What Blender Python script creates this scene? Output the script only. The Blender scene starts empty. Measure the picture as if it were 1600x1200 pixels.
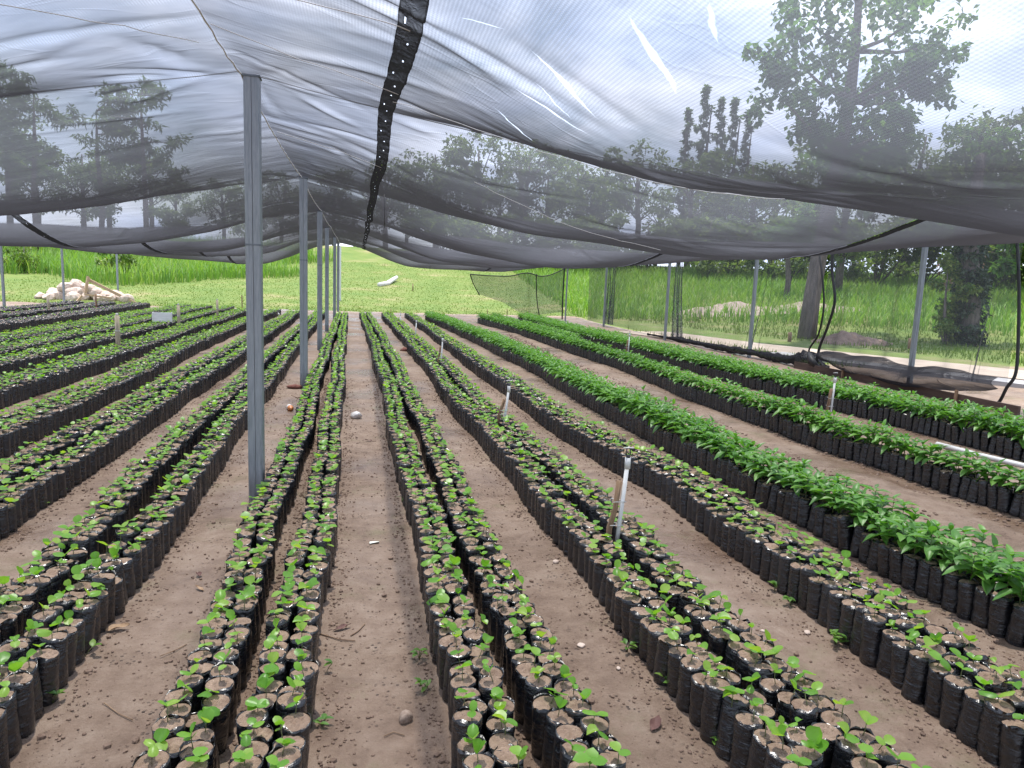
import bpy, math, random
import numpy as np
from mathutils import Vector, Matrix

random.seed(7)
rng = np.random.default_rng(11)
sc = bpy.context.scene
COL = sc.collection
R = math.radians

# ------------------------------------------------------------------ camera, sky, sun, exposure
FPX, PITCH, YAW, ROLL, EYE = 1130.0, R(8.1), R(12.1), R(2.2), 1.65
_f = Vector((math.sin(YAW) * math.cos(PITCH), math.cos(YAW) * math.cos(PITCH), -math.sin(PITCH)))
_r = Vector((math.cos(YAW), -math.sin(YAW), 0))
_u = _r.cross(_f)
_r2 = _r * math.cos(ROLL) + _u * math.sin(ROLL)
_u2 = -_r * math.sin(ROLL) + _u * math.cos(ROLL)
cam_d = bpy.data.cameras.new('camera')
cam_d.sensor_width = 36.0
cam_d.lens = 36.0 * FPX / 1600.0
cam_d.clip_start = 0.05
cam_d.clip_end = 3000
cam = bpy.data.objects.new('camera', cam_d)
m = Matrix((_r2, _u2, -_f)).transposed().to_4x4()
m.translation = Vector((0, 0, EYE))
cam.matrix_world = m
COL.objects.link(cam)
sc.camera = cam

SUN_EL, SUN_AZ = R(79), R(-9)          # azimuth measured from +Y towards +X
world = bpy.data.worlds.new("World")
sc.world = world
world.use_nodes = True
wn, wl = world.node_tree.nodes, world.node_tree.links
wn.clear()
w_out = wn.new('ShaderNodeOutputWorld')
w_bg = wn.new('ShaderNodeBackground')
w_bg.inputs['Strength'].default_value = 0.1
w_sky = wn.new('ShaderNodeTexSky')
w_sky.sky_type = 'NISHITA'
w_sky.sun_disc = False
w_sky.sun_elevation = SUN_EL
w_sky.sun_rotation = SUN_AZ
w_sky.air_density = 1.2
w_sky.dust_density = 1.5
w_tc = wn.new('ShaderNodeTexCoord')
w_map = wn.new('ShaderNodeMapping')
w_map.inputs['Scale'].default_value = (1.0, 1.0, 2.6)
w_noise = wn.new('ShaderNodeTexNoise')
w_noise.inputs['Scale'].default_value = 3.2
w_noise.inputs['Detail'].default_value = 9
w_noise.inputs['Roughness'].default_value = 0.6
w_noise.inputs['Distortion'].default_value = 0.5
w_rmp = wn.new('ShaderNodeMapRange')
w_rmp.inputs[1].default_value = 0.34
w_rmp.inputs[2].default_value = 0.60
w_rmp.inputs[3].default_value = 0.12
w_rmp.inputs[4].default_value = 1.0
w_noise2 = wn.new('ShaderNodeTexNoise')
w_noise2.inputs['Scale'].default_value = 5.0
w_noise2.inputs['Detail'].default_value = 6
w_cc = wn.new('ShaderNodeValToRGB')
w_cc.color_ramp.elements[0].position = 0.35
w_cc.color_ramp.elements[0].color = (7.6, 9.0, 12.4, 1)
w_cc.color_ramp.elements[1].position = 0.68
w_cc.color_ramp.elements[1].color = (11.6, 12.3, 14.2, 1)
w_mix = wn.new('ShaderNodeMix')
w_mix.data_type = 'RGBA'
wl.new(w_tc.outputs['Generated'], w_map.inputs[0])
wl.new(w_map.outputs[0], w_noise.inputs['Vector'])
wl.new(w_map.outputs[0], w_noise2.inputs['Vector'])
wl.new(w_noise.outputs[0], w_rmp.inputs[0])
wl.new(w_noise2.outputs[0], w_cc.inputs[0])
wl.new(w_rmp.outputs[0], w_mix.inputs['Factor'])
wl.new(w_sky.outputs[0], w_mix.inputs['A'])
wl.new(w_cc.outputs[0], w_mix.inputs['B'])
wl.new(w_mix.outputs['Result'], w_bg.inputs['Color'])
wl.new(w_bg.outputs[0], w_out.inputs[0])

sun_d = bpy.data.lights.new('sun', 'SUN')
sun_d.energy = 3.2
sun_d.angle = R(0.9)
sun_d.color = (1.0, 0.955, 0.88)
sun = bpy.data.objects.new('sun', sun_d)
_sd = Vector((math.sin(SUN_AZ) * math.cos(SUN_EL), math.cos(SUN_AZ) * math.cos(SUN_EL), math.sin(SUN_EL)))
sun.rotation_euler = (-_sd).to_track_quat('-Z', 'Y').to_euler()
sun.location = (0, 0, 30)
COL.objects.link(sun)

sc.view_settings.view_transform = 'Standard'
sc.view_settings.look = 'None'
sc.view_settings.gamma = 1.0
sc.view_settings.use_curve_mapping = False
sc.view_settings.exposure = 1.12
sc.cycles.use_denoising = True
sc.cycles.transparent_max_bounces = 24
sc.cycles.max_bounces = 7
sc.cycles.diffuse_bounces = 3
sc.cycles.glossy_bounces = 3
sc.cycles.transmission_bounces = 4
sc.cycles.sample_clamp_indirect = 6.0


# ------------------------------------------------------------------ helpers
def at(u, v, Y):
    """the point at distance Y along the beds that the photograph shows at pixel u, v"""
    d = _f * FPX + _r2 * (u - 800) - _u2 * (v - 600)
    d = d * (Y / d.y)
    return Vector((d.x, Y, EYE + d.z))


def in_px(p):
    d = Vector(p) - Vector((0, 0, EYE))
    z = d.dot(_f)
    if z <= 0.05:
        return None
    return 800 + FPX * d.dot(_r2) / z, 600 - FPX * d.dot(_u2) / z, z


def sstep(a, b, x):
    t = np.clip((x - a) / (b - a), 0, 1)
    return t * t * (3 - 2 * t)


class MB:
    """collects verts and faces (with a material slot and a per-vertex tint) and links them as one mesh"""

    def __init__(s):
        s.V, s.F, s.T, s.n = [], [], [], 0

    def add(s, V, F, mi=0, tint=0.0):
        V = np.asarray(V, float).reshape(-1, 3)
        for f in (F if isinstance(F, list) and len(F) and isinstance(F[0], np.ndarray) else [F]):
            f = np.asarray(f, int)
            if f.size:
                s.F.append((f + s.n, mi))
        s.V.append(V)
        s.T.append(np.full(len(V), tint) if np.isscalar(tint) else np.asarray(tint, float))
        s.n += len(V)
        return s

    def scatter(s, V, F, mats, locs, mi=0, tints=None):
        """many copies of one small shape: mats N x 3 x 3, locs N x 3"""
        V = np.asarray(V, float)
        N = len(locs)
        if N == 0:
            return s
        P = np.einsum('nij,vj->nvi', mats, V) + np.asarray(locs)[:, None, :]
        for f in (F if isinstance(F, list) else [F]):
            f = np.asarray(f, int)
            off = (np.arange(N) * len(V))[:, None, None]
            s.F.append(((f[None] + off).reshape(-1, f.shape[1]) + s.n, mi))
        s.V.append(P.reshape(-1, 3))
        tt = np.zeros(N) if tints is None else np.asarray(tints, float)
        s.T.append(np.repeat(tt, len(V)))
        s.n += N * len(V)
        return s

    def mesh(s, name, mats, smooth=True):
        me = bpy.data.meshes.new(name)
        V = np.concatenate(s.V) if s.V else np.zeros((0, 3))
        me.vertices.add(len(V))
        me.vertices.foreach_set('co', V.astype(np.float32).ravel())
        loops = np.concatenate([f.ravel() for f, _ in s.F])
        tot = np.concatenate([np.full(len(f), f.shape[1]) for f, _ in s.F])
        mi = np.concatenate([np.full(len(f), k) for f, k in s.F])
        me.loops.add(len(loops))
        me.loops.foreach_set('vertex_index', loops.astype(np.int32))
        me.polygons.add(len(tot))
        me.polygons.foreach_set('loop_start', np.concatenate([[0], np.cumsum(tot)[:-1]]).astype(np.int32))
        me.polygons.foreach_set('loop_total', tot.astype(np.int32))
        me.polygons.foreach_set('material_index', mi.astype(np.int32))
        me.polygons.foreach_set('use_smooth', np.full(len(tot), bool(smooth)))
        a = me.attributes.new('tint', 'FLOAT', 'POINT')
        a.data.foreach_set('value', np.concatenate(s.T).astype(np.float32))
        for mt in (mats if isinstance(mats, (list, tuple)) else [mats]):
            me.materials.append(mt)
        me.update(calc_edges=True)
        return me

    def build(s, name, mats, parent=None, smooth=True, loc=None):
        return put(name, s.mesh(name, mats, smooth), parent, loc)


def put(name, mesh, parent=None, loc=None):
    o = bpy.data.objects.new(name, mesh)
    COL.objects.link(o)
    if parent:
        o.parent = parent
    if loc is not None:
        o.location = loc
    return o


def tag(o, label, cat, group=None):
    o['label'] = label
    o['category'] = cat
    if group:
        o['group'] = group
    return o


def thing(name, label, cat, loc=(0, 0, 0), rz=0.0, group=None):
    o = bpy.data.objects.new(name, None)
    o.empty_display_size = 0.1
    COL.objects.link(o)
    o.location = loc
    o.rotation_euler = (0, 0, rz)
    return tag(o, label, cat, group)


def box(c, s, rot=None):
    x, y, z = [k / 2 for k in s]
    V = np.array([(-x, -y, -z), (x, -y, -z), (x, y, -z), (-x, y, -z), (-x, -y, z), (x, -y, z), (x, y, z), (-x, y, z)], float)
    if rot is not None:
        V = V @ np.array(rot.to_3x3()).T
    F = np.array([(0, 3, 2, 1), (4, 5, 6, 7), (0, 1, 5, 4), (1, 2, 6, 5), (2, 3, 7, 6), (3, 0, 4, 7)])
    return V + np.asarray(c, float), F


def tube(pts, rad, seg=8, cap=True, jag=0.0):
    pts = [Vector(p) for p in pts]
    rad = [rad] * len(pts) if np.isscalar(rad) else list(rad)
    V, F = [], []
    prev = None
    for i, p in enumerate(pts):
        t = (pts[min(i + 1, len(pts) - 1)] - pts[max(i - 1, 0)]).normalized()
        if prev is None:
            prev = t.orthogonal().normalized()
        a = (prev - t * prev.dot(t)).normalized()
        prev = a
        b = t.cross(a)
        for k in range(seg):
            th = 2 * math.pi * k / seg
            rr = rad[i] * (1 + (random.uniform(-jag, jag) if jag else 0))
            V.append(p + (a * math.cos(th) + b * math.sin(th)) * rr)
    n = len(pts)
    for i in range(n - 1):
        for k in range(seg):
            k2 = (k + 1) % seg
            F.append((i * seg + k, i * seg + k2, (i + 1) * seg + k2, (i + 1) * seg + k))
    V = np.array([tuple(v) for v in V])
    Fs = [np.array(F)]
    if cap:
        c0, c1 = len(V), len(V) + 1
        V = np.vstack([V, np.array([tuple(pts[0])]), np.array([tuple(pts[-1])])])
        T = [(c0, (k + 1) % seg, k) for k in range(seg)] + [(c1, (n - 1) * seg + k, (n - 1) * seg + (k + 1) % seg) for k in range(seg)]
        Fs.append(np.array(T))
    return V, Fs


def rock(seed, sub=2, flat=0.7, rough=0.25):
    """an irregular stone of radius about 1"""
    import bmesh
    bm = bmesh.new()
    bmesh.ops.create_icosphere(bm, subdivisions=sub, radius=1.0)
    r = np.random.default_rng(seed)
    V = np.array([tuple(v.co) for v in bm.verts])
    for k in range(9):                                   # knock flat faces onto it
        n = r.normal(size=3)
        n /= np.linalg.norm(n)
        d = r.uniform(0.62, 0.95)
        h = V @ n - d
        V -= np.where(h > 0, h * 0.85, 0)[:, None] * n
    V *= 1 + r.normal(size=(len(V), 1)) * rough * 0.12
    V *= np.array([1, r.uniform(0.75, 1.0), flat])
    F = np.array([[l.vert.index for l in f.loops] for f in bm.faces])
    bm.free()
    return V, F


def rotz(a):
    c, s_ = np.cos(a), np.sin(a)
    z, o = np.zeros_like(c), np.ones_like(c)
    return np.stack([np.stack([c, -s_, z], -1), np.stack([s_, c, z], -1), np.stack([z, z, o], -1)], -2)


def rotx(a):
    c, s_ = np.cos(a), np.sin(a)
    z, o = np.zeros_like(c), np.ones_like(c)
    return np.stack([np.stack([o, z, z], -1), np.stack([z, c, -s_], -1), np.stack([z, s_, c], -1)], -2)


def roty(a):
    c, s_ = np.cos(a), np.sin(a)
    z, o = np.zeros_like(c), np.ones_like(c)
    return np.stack([np.stack([c, z, s_], -1), np.stack([z, o, z], -1), np.stack([-s_, z, c], -1)], -2)


# ------------------------------------------------------------------ materials
def mat(name):
    mt = bpy.data.materials.new(name)
    mt.use_nodes = True
    nt = mt.node_tree
    nt.nodes.clear()
    return mt, nt.nodes, nt.links


def N(nodes, kind, **kw):
    n = nodes.new(kind)
    for k, v in kw.items():
        if k in n.inputs:
            n.inputs[k].default_value = v
        else:
            setattr(n, k, v)
    return n


def ramp(nodes, stops):
    n = nodes.new('ShaderNodeValToRGB')
    e = n.color_ramp.elements
    while len(e) < len(stops):
        e.new(0.5)
    for el, (p, c) in zip(e, stops):
        el.position = p
        el.color = (c[0], c[1], c[2], 1)
    return n


def simple(name, c1, c2, scale=8, rough=0.7, bump=0.0, bscale=30, detail=5, metallic=0.0, stretch=(1, 1, 1), spec=0.5, rough2=None):
    mt, nd, lk = mat(name)
    out = N(nd, 'ShaderNodeOutputMaterial')
    b = N(nd, 'ShaderNodeBsdfPrincipled', Roughness=rough, Metallic=metallic)
    b.inputs['Specular IOR Level'].default_value = spec
    tc = N(nd, 'ShaderNodeTexCoord')
    mp = N(nd, 'ShaderNodeMapping')
    mp.inputs['Scale'].default_value = stretch
    lk.new(tc.outputs['Object'], mp.inputs[0])
    oi = N(nd, 'ShaderNodeObjectInfo')
    n1 = N(nd, 'ShaderNodeTexNoise', Scale=scale, Detail=detail, Roughness=0.6)
    n1.noise_dimensions = '4D'
    mul = N(nd, 'ShaderNodeMath', operation='MULTIPLY')
    mul.inputs[1].default_value = 37.0
    lk.new(oi.outputs['Random'], mul.inputs[0])
    lk.new(mul.outputs[0], n1.inputs['W'])
    lk.new(mp.outputs[0], n1.inputs['Vector'])
    rp = ramp(nd, [(0.3, c1), (0.7, c2)])
    lk.new(n1.outputs[0], rp.inputs[0])
    lk.new(rp.outputs[0], b.inputs['Base Color'])
    if rough2 is not None:
        mr = N(nd, 'ShaderNodeMapRange')
        mr.inputs[1].default_value, mr.inputs[2].default_value = 0.35, 0.65
        mr.inputs[3].default_value, mr.inputs[4].default_value = rough, rough2
        lk.new(n1.outputs[0], mr.inputs[0])
        lk.new(mr.outputs[0], b.inputs['Roughness'])
    if bump:
        n2 = N(nd, 'ShaderNodeTexNoise', Scale=bscale, Detail=6, Roughness=0.65)
        bp = N(nd, 'ShaderNodeBump', Strength=bump, Distance=0.02)
        lk.new(mp.outputs[0], n2.inputs['Vector'])
        lk.new(n2.outputs[0], bp.inputs['Height'])
        lk.new(bp.outputs[0], b.inputs['Normal'])
    lk.new(b.outputs[0], out.inputs[0])
    return mt


def leaf_mat(name, c1, c2, c3, rough=0.4, trans=0.35, tcol=None, wear=None, spec=0.5):
    mt, nd, lk = mat(name)
    out = N(nd, 'ShaderNodeOutputMaterial')
    b = N(nd, 'ShaderNodeBsdfPrincipled', Roughness=rough)
    b.inputs['Specular IOR Level'].default_value = spec
    at_ = N(nd, 'ShaderNodeAttribute', attribute_name='tint')
    oi = N(nd, 'ShaderNodeObjectInfo')
    ad = N(nd, 'ShaderNodeMath', operation='ADD')
    fr = N(nd, 'ShaderNodeMath', operation='FRACT')
    lk.new(at_.outputs['Fac'], ad.inputs[0])
    lk.new(oi.outputs['Random'], ad.inputs[1])
    lk.new(ad.outputs[0], fr.inputs[0])
    tc = N(nd, 'ShaderNodeTexCoord')
    nz = N(nd, 'ShaderNodeTexNoise', Scale=35.0 if wear is None else wear, Detail=3)
    lk.new(tc.outputs['Object'], nz.inputs['Vector'])
    ma = N(nd, 'ShaderNodeMath', operation='MULTIPLY_ADD')
    ma.inputs[1].default_value = 0.35
    lk.new(nz.outputs[0], ma.inputs[0])
    ma.inputs[2].default_value = 0.0
    mb_ = N(nd, 'ShaderNodeMath', operation='MULTIPLY_ADD')
    mb_.inputs[1].default_value = 0.75
    lk.new(fr.outputs[0], mb_.inputs[0])
    lk.new(ma.outputs[0], mb_.inputs[2])
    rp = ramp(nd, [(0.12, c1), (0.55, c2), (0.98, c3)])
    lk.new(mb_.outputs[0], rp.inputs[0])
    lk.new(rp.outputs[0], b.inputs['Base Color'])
    tr = N(nd, 'ShaderNodeBsdfTranslucent')
    hs = N(nd, 'ShaderNodeMix', data_type='RGBA', blend_type='MULTIPLY')
    hs.inputs['Factor'].default_value = 1.0
    hs.inputs['B'].default_value = (*(tcol or (1.5, 1.5, 0.5)), 1)
    lk.new(rp.outputs[0], hs.inputs['A'])
    lk.new(hs.outputs['Result'], tr.inputs['Color'])
    mx = N(nd, 'ShaderNodeMixShader')
    mx.inputs[0].default_value = trans
    lk.new(b.outputs[0], mx.inputs[1])
    lk.new(tr.outputs[0], mx.inputs[2])
    lk.new(mx.outputs[0], out.inputs[0])
    return mt


def net_mat(name, T0, cloth, glow, bump=0.6, wrinkle=(0.35, 1.0, 1.0), slits=(), sheen=0.07, scatter=0.0, weave=0.0):
    """knitted shade net: light passes its holes, the fewer the flatter it crosses the cloth (T0 ** (1/cos))"""
    mt, nd, lk = mat(name)
    out = N(nd, 'ShaderNodeOutputMaterial')
    tc = N(nd, 'ShaderNodeTexCoord')
    mp = N(nd, 'ShaderNodeMapping')
    mp.inputs['Scale'].default_value = wrinkle
    lk.new(tc.outputs['Object'], mp.inputs[0])
    mp2 = N(nd, 'ShaderNodeMapping')
    mp2.inputs['Scale'].default_value = (wrinkle[0] * 1.4, wrinkle[1], wrinkle[2])
    mp2.inputs['Rotation'].default_value = (0, 0, R(32))
    lk.new(tc.outputs['Object'], mp2.inputs[0])
    n1 = N(nd, 'ShaderNodeTexNoise', Scale=2.2, Detail=3, Roughness=0.5, Distortion=0.7)
    n2 = N(nd, 'ShaderNodeTexNoise', Scale=1.9, Detail=2.5, Roughness=0.5, Distortion=0.6)
    lk.new(mp.outputs[0], n1.inputs['Vector'])
    lk.new(mp2.outputs[0], n2.inputs['Vector'])
    ad = N(nd, 'ShaderNodeMath', operation='MULTIPLY_ADD')
    ad.inputs[1].default_value = 0.8
    lk.new(n2.outputs[0], ad.inputs[0])
    lk.new(n1.outputs[0], ad.inputs[2])
    # thin pulled creases: narrow lines of a stretched noise, broken up by a second one
    mp3 = N(nd, 'ShaderNodeMapping')
    mp3.inputs['Scale'].default_value = (wrinkle[0] * 0.55, wrinkle[1], wrinkle[2])
    mp3.inputs['Rotation'].default_value = (0, 0, R(-17))
    lk.new(tc.outputs['Object'], mp3.inputs[0])
    n3 = N(nd, 'ShaderNodeTexNoise', Scale=2.8, Detail=2.0, Roughness=0.45, Distortion=0.3)
    lk.new(mp3.outputs[0], n3.inputs['Vector'])
    n4 = N(nd, 'ShaderNodeTexNoise', Scale=1.6, Detail=3, Roughness=0.6)
    lk.new(mp2.outputs[0], n4.inputs['Vector'])
    for src, msk, amp in ((n3, n4, 0.16), (n2, n3, 0.11)):
        sb = N(nd, 'ShaderNodeMath', operation='SUBTRACT')
        sb.inputs[1].default_value = 0.52
        ab = N(nd, 'ShaderNodeMath', operation='ABSOLUTE')
        lk.new(src.outputs[0], sb.inputs[0])
        lk.new(sb.outputs[0], ab.inputs[0])
        ln_ = N(nd, 'ShaderNodeMapRange', interpolation_type='SMOOTHSTEP')
        ln_.inputs[1].default_value, ln_.inputs[2].default_value = 0.016, 0.0
        ln_.inputs[3].default_value, ln_.inputs[4].default_value = 0.0, amp
        lk.new(ab.outputs[0], ln_.inputs[0])
        mk_ = N(nd, 'ShaderNodeMapRange')
        mk_.inputs[1].default_value, mk_.inputs[2].default_value = 0.48, 0.6
        lk.new(msk.outputs[0], mk_.inputs[0])
        ml_ = N(nd, 'ShaderNodeMath', operation='MULTIPLY_ADD')
        lk.new(ln_.outputs[0], ml_.inputs[0])
        lk.new(mk_.outputs[0], ml_.inputs[1])
        lk.new(ad.outputs[0], ml_.inputs[2])
        ad = ml_
    bp = N(nd, 'ShaderNodeBump', Strength=bump, Distance=0.12)
    lk.new(ad.outputs[0], bp.inputs['Height'])
    ge = N(nd, 'ShaderNodeNewGeometry')
    dt = N(nd, 'ShaderNodeVectorMath', operation='DOT_PRODUCT')
    lk.new(bp.outputs[0], dt.inputs[0])
    lk.new(ge.outputs['Incoming'], dt.inputs[1])
    av = N(nd, 'ShaderNodeMath', operation='ABSOLUTE')
    lk.new(dt.outputs['Value'], av.inputs[0])
    mxn = N(nd, 'ShaderNodeMath', operation='MAXIMUM')
    mxn.inputs[1].default_value = 0.06
    lk.new(av.outputs[0], mxn.inputs[0])
    iv = N(nd, 'ShaderNodeMath', operation='DIVIDE')
    iv.inputs[0].default_value = 1.0
    lk.new(mxn.outputs[0], iv.inputs[1])
    tp = N(nd, 'ShaderNodeMath', operation='POWER')
    tp.inputs[0].default_value = T0
    lk.new(iv.outputs[0], tp.inputs[1])
    fac = tp.outputs[0]
    # weave thickness varies a little
    nw = N(nd, 'ShaderNodeTexNoise', Scale=1.3, Detail=4)
    lk.new(tc.outputs['Object'], nw.inputs['Vector'])
    mr = N(nd, 'ShaderNodeMapRange')
    mr.inputs[1].default_value, mr.inputs[2].default_value = 0.3, 0.7
    mr.inputs[3].default_value, mr.inputs[4].default_value = 0.92, 1.06
    lk.new(nw.outputs[0], mr.inputs[0])
    mm = N(nd, 'ShaderNodeMath', operation='MULTIPLY')
    lk.new(fac, mm.inputs[0])
    lk.new(mr.outputs[0], mm.inputs[1])
    fac = mm.outputs[0]
    if weave:                                               # the knit's ribs, both ways
        for dr, amp in (('X', 0.10), ('Y', 0.06)):
            wv = N(nd, 'ShaderNodeTexWave', wave_type='BANDS', bands_direction=dr, wave_profile='SIN', Scale=weave, Distortion=0.6)
            wv.inputs['Detail'].default_value = 1.0
            lk.new(tc.outputs['Object'], wv.inputs['Vector'])
            wr = N(nd, 'ShaderNodeMapRange')
            wr.inputs[3].default_value, wr.inputs[4].default_value = 1 - amp, 1 + amp
            lk.new(wv.outputs['Fac'], wr.inputs[0])
            mw = N(nd, 'ShaderNodeMath', operation='MULTIPLY')
            lk.new(fac, mw.inputs[0])
            lk.new(wr.outputs[0], mw.inputs[1])
            fac = mw.outputs[0]
    if slits:
        nv = N(nd, 'ShaderNodeTexNoise', Scale=7.0, Detail=4)
        lk.new(tc.outputs['Object'], nv.inputs['Vector'])
        wob = N(nd, 'ShaderNodeMix', data_type='RGBA', blend_type='LINEAR_LIGHT')
        wob.inputs['Factor'].default_value = 0.03
        lk.new(tc.outputs['Object'], wob.inputs['A'])
        lk.new(nv.outputs[1], wob.inputs['B'])
        wob = type('o', (), {'outputs': [wob.outputs['Result']]})
    for (cx, cy, L, Wd, ang, bend) in slits:            # long openings where the knit has pulled apart
        sx = N(nd, 'ShaderNodeMapping')
        sx.vector_type = 'TEXTURE'
        sx.inputs['Location'].default_value = (cx, cy, 0)
        sx.inputs['Rotation'].default_value = (0, 0, ang)
        sx.inputs['Scale'].default_value = (L / 2, Wd / 2, 1e5)
        lk.new(wob.outputs[0], sx.inputs[0])
        sp = N(nd, 'ShaderNodeSeparateXYZ')
        lk.new(sx.outputs[0], sp.inputs[0])
        x2 = N(nd, 'ShaderNodeMath', operation='MULTIPLY')
        lk.new(sp.outputs[0], x2.inputs[0])
        lk.new(sp.outputs[0], x2.inputs[1])
        yb = N(nd, 'ShaderNodeMath', operation='MULTIPLY_ADD')
        yb.inputs[1].default_value = bend
        lk.new(x2.outputs[0], yb.inputs[0])
        lk.new(sp.outputs[1], yb.inputs[2])
        ya = N(nd, 'ShaderNodeMath', operation='ABSOLUTE')
        lk.new(yb.outputs[0], ya.inputs[0])
        r2 = N(nd, 'ShaderNodeMath', operation='ADD')
        lk.new(x2.outputs[0], r2.inputs[0])
        lk.new(ya.outputs[0], r2.inputs[1])
        mk = N(nd, 'ShaderNodeMapRange')
        mk.inputs[1].default_value, mk.inputs[2].default_value = 1.05, 0.45
        mk.inputs[3].default_value, mk.inputs[4].default_value = 0.0, 0.74
        lk.new(r2.outputs[0], mk.inputs[0])
        mxf = N(nd, 'ShaderNodeMath', operation='MAXIMUM')
        lk.new(fac, mxf.inputs[0])
        lk.new(mk.outputs[0], mxf.inputs[1])
        fac = mxf.outputs[0]
    df = N(nd, 'ShaderNodeBsdfDiffuse', Color=(*cloth, 1))
    gl = N(nd, 'ShaderNodeBsdfTranslucent', Color=(*glow, 1))
    gs = N(nd, 'ShaderNodeBsdfGlossy', Color=(0.9, 0.9, 0.95, 1), Roughness=0.38)
    for s_ in (df, gl, gs):
        lk.new(bp.outputs[0], s_.inputs['Normal'])
    a1 = N(nd, 'ShaderNodeMixShader')
    a1.inputs[0].default_value = 0.5
    lk.new(df.outputs[0], a1.inputs[1])
    lk.new(gl.outputs[0], a1.inputs[2])
    a2 = N(nd, 'ShaderNodeMixShader')
    a2.inputs[0].default_value = sheen
    lk.new(a1.outputs[0], a2.inputs[1])
    lk.new(gs.outputs[0], a2.inputs[2])
    tr = N(nd, 'ShaderNodeBsdfTransparent', Color=(0.98, 0.985, 1.0, 1))
    a3 = N(nd, 'ShaderNodeMixShader')
    lk.new(fac, a3.inputs[0])
    lk.new(a2.outputs[0], a3.inputs[1])
    sca = N(nd, 'ShaderNodeBsdfTranslucent', Color=(0.84, 0.88, 1.0, 1))
    a4 = N(nd, 'ShaderNodeMixShader')
    a4.inputs[0].default_value = scatter
    lk.new(tr.outputs[0], a4.inputs[1])
    lk.new(sca.outputs[0], a4.inputs[2])
    lk.new(a4.outputs[0], a3.inputs[2])
    lk.new(a3.outputs[0], out.inputs[0])
    return mt


def slit(p, q, w, bend):
    (x0, y0), (x1, y1) = p, q
    return ((x0 + x1) / 2, (y0 + y1) / 2, math.hypot(x1 - x0, y1 - y0), w, math.atan2(y1 - y0, x1 - x0), bend)


SLITS = [slit((0.60, 2.83), (1.04, 3.15), 0.040, -0.4), slit((0.77, 2.20), (1.13, 2.54), 0.055, -0.3), slit((0.91, 1.93), (1.05, 2.12), 0.035, 0.3),
         slit((0.62, 3.29), (1.08, 3.42), 0.034, 0.5), slit((0.35, 2.92), (0.55, 2.81), 0.014, 0.4), slit((0.65, 3.78), (1.01, 4.23), 0.022, -0.4), slit((0.70, 3.12), (0.95, 3.32), 0.014, 0.4)]
M_NET = net_mat('shade_net', 0.68, (0.036, 0.035, 0.041), (0.021, 0.021, 0.026), 0.075, slits=SLITS, scatter=0.13, weave=22.0)
M_CURTAIN = net_mat('side_net', 0.81, (0.04, 0.04, 0.045), (0.03, 0.032, 0.032), 0.10, wrinkle=(1.0, 1.0, 0.25), scatter=0.03)
M_ENDNET = net_mat('end_net', 0.56, (0.04, 0.04, 0.045), (0.03, 0.032, 0.032), 0.10, wrinkle=(1.0, 1.0, 0.25), scatter=0.03)
M_BUNCH = net_mat('gathered_net', 0.38, (0.035, 0.035, 0.04), (0.025, 0.025, 0.03), 0.5, wrinkle=(1, 0.5, 1), sheen=0.015)
M_SEAM = net_mat('doubled_net_seam', 0.26, (0.02, 0.02, 0.022), (0.008, 0.008, 0.009), 0.2, wrinkle=(6, 3, 1), sheen=0.02)
M_HEM = simple('hem_tape', (0.008, 0.008, 0.009), (0.016, 0.016, 0.017), 30, 0.6)
M_ROPE = simple('ridge_cord', (0.5, 0.5, 0.51), (0.68, 0.68, 0.68), 40, 0.8)
M_STEEL = simple('galvanised_steel', (0.20, 0.225, 0.245), (0.34, 0.365, 0.385), 14, 0.42, 0.12, 60, metallic=0.55, stretch=(6, 6, 0.5), rough2=0.6)
M_STEEL_D = simple('steel_edge', (0.10, 0.12, 0.135), (0.17, 0.19, 0.21), 14, 0.5, metallic=0.5)
M_WIRE = simple('wire', (0.08, 0.08, 0.085), (0.13, 0.13, 0.13), 30, 0.5, metallic=0.7)
M_PVC = simple('white_pvc', (0.50, 0.50, 0.48), (0.68, 0.68, 0.66), 10, 0.4, stretch=(1, 1, 0.4))
M_BLACKPL = simple('black_plastic', (0.012, 0.012, 0.013), (0.02, 0.02, 0.022), 30, 0.4)
M_STAKE = simple('stake_wood', (0.14, 0.075, 0.04), (0.33, 0.22, 0.13), 12, 0.85, 0.6, 30, stretch=(4, 4, 0.6))
M_PALEWOOD = simple('pale_wood', (0.30, 0.25, 0.17), (0.46, 0.40, 0.29), 12, 0.8, 0.4, 30, stretch=(4, 4, 0.6))
M_BOARD = simple('sawn_board', (0.36, 0.23, 0.14), (0.5, 0.36, 0.23), 9, 0.8, 0.3, 30, stretch=(1, 6, 6))
M_EDGE = simple('edging_wood', (0.045, 0.026, 0.02), (0.10, 0.06, 0.043), 6, 0.85, 0.6, 20, stretch=(5, 0.6, 5))
M_STONE = simple('quarry_stone', (0.36, 0.26, 0.20), (0.62, 0.52, 0.44), 3.5, 0.85, 0.5, 9)
M_PEBBLE = simple('field_stone', (0.20, 0.14, 0.10), (0.40, 0.31, 0.25), 40, 0.8, 0.5, 120)
M_BARK = simple('bark', (0.055, 0.045, 0.04), (0.16, 0.13, 0.115), 5, 0.9, 0.9, 12, stretch=(3, 3, 0.5))
M_BARKPINE = simple('pine_bark', (0.05, 0.04, 0.035), (0.12, 0.085, 0.07), 5, 0.9, stretch=(3, 3, 0.5))
M_CRATE = simple('crate_plastic', (0.66, 0.66, 0.66), (0.78, 0.78, 0.78), 5, 0.45)
M_PAPER = simple('paper', (0.75, 0.78, 0.6), (0.85, 0.85, 0.8), 6, 0.7)
M_CLEAR = simple('clear_plastic', (0.5, 0.47, 0.44), (0.66, 0.63, 0.6), 10, 0.25)
M_AMBER = simple('amber_liquid', (0.5, 0.17, 0.05), (0.62, 0.26, 0.1), 10, 0.3)
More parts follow.
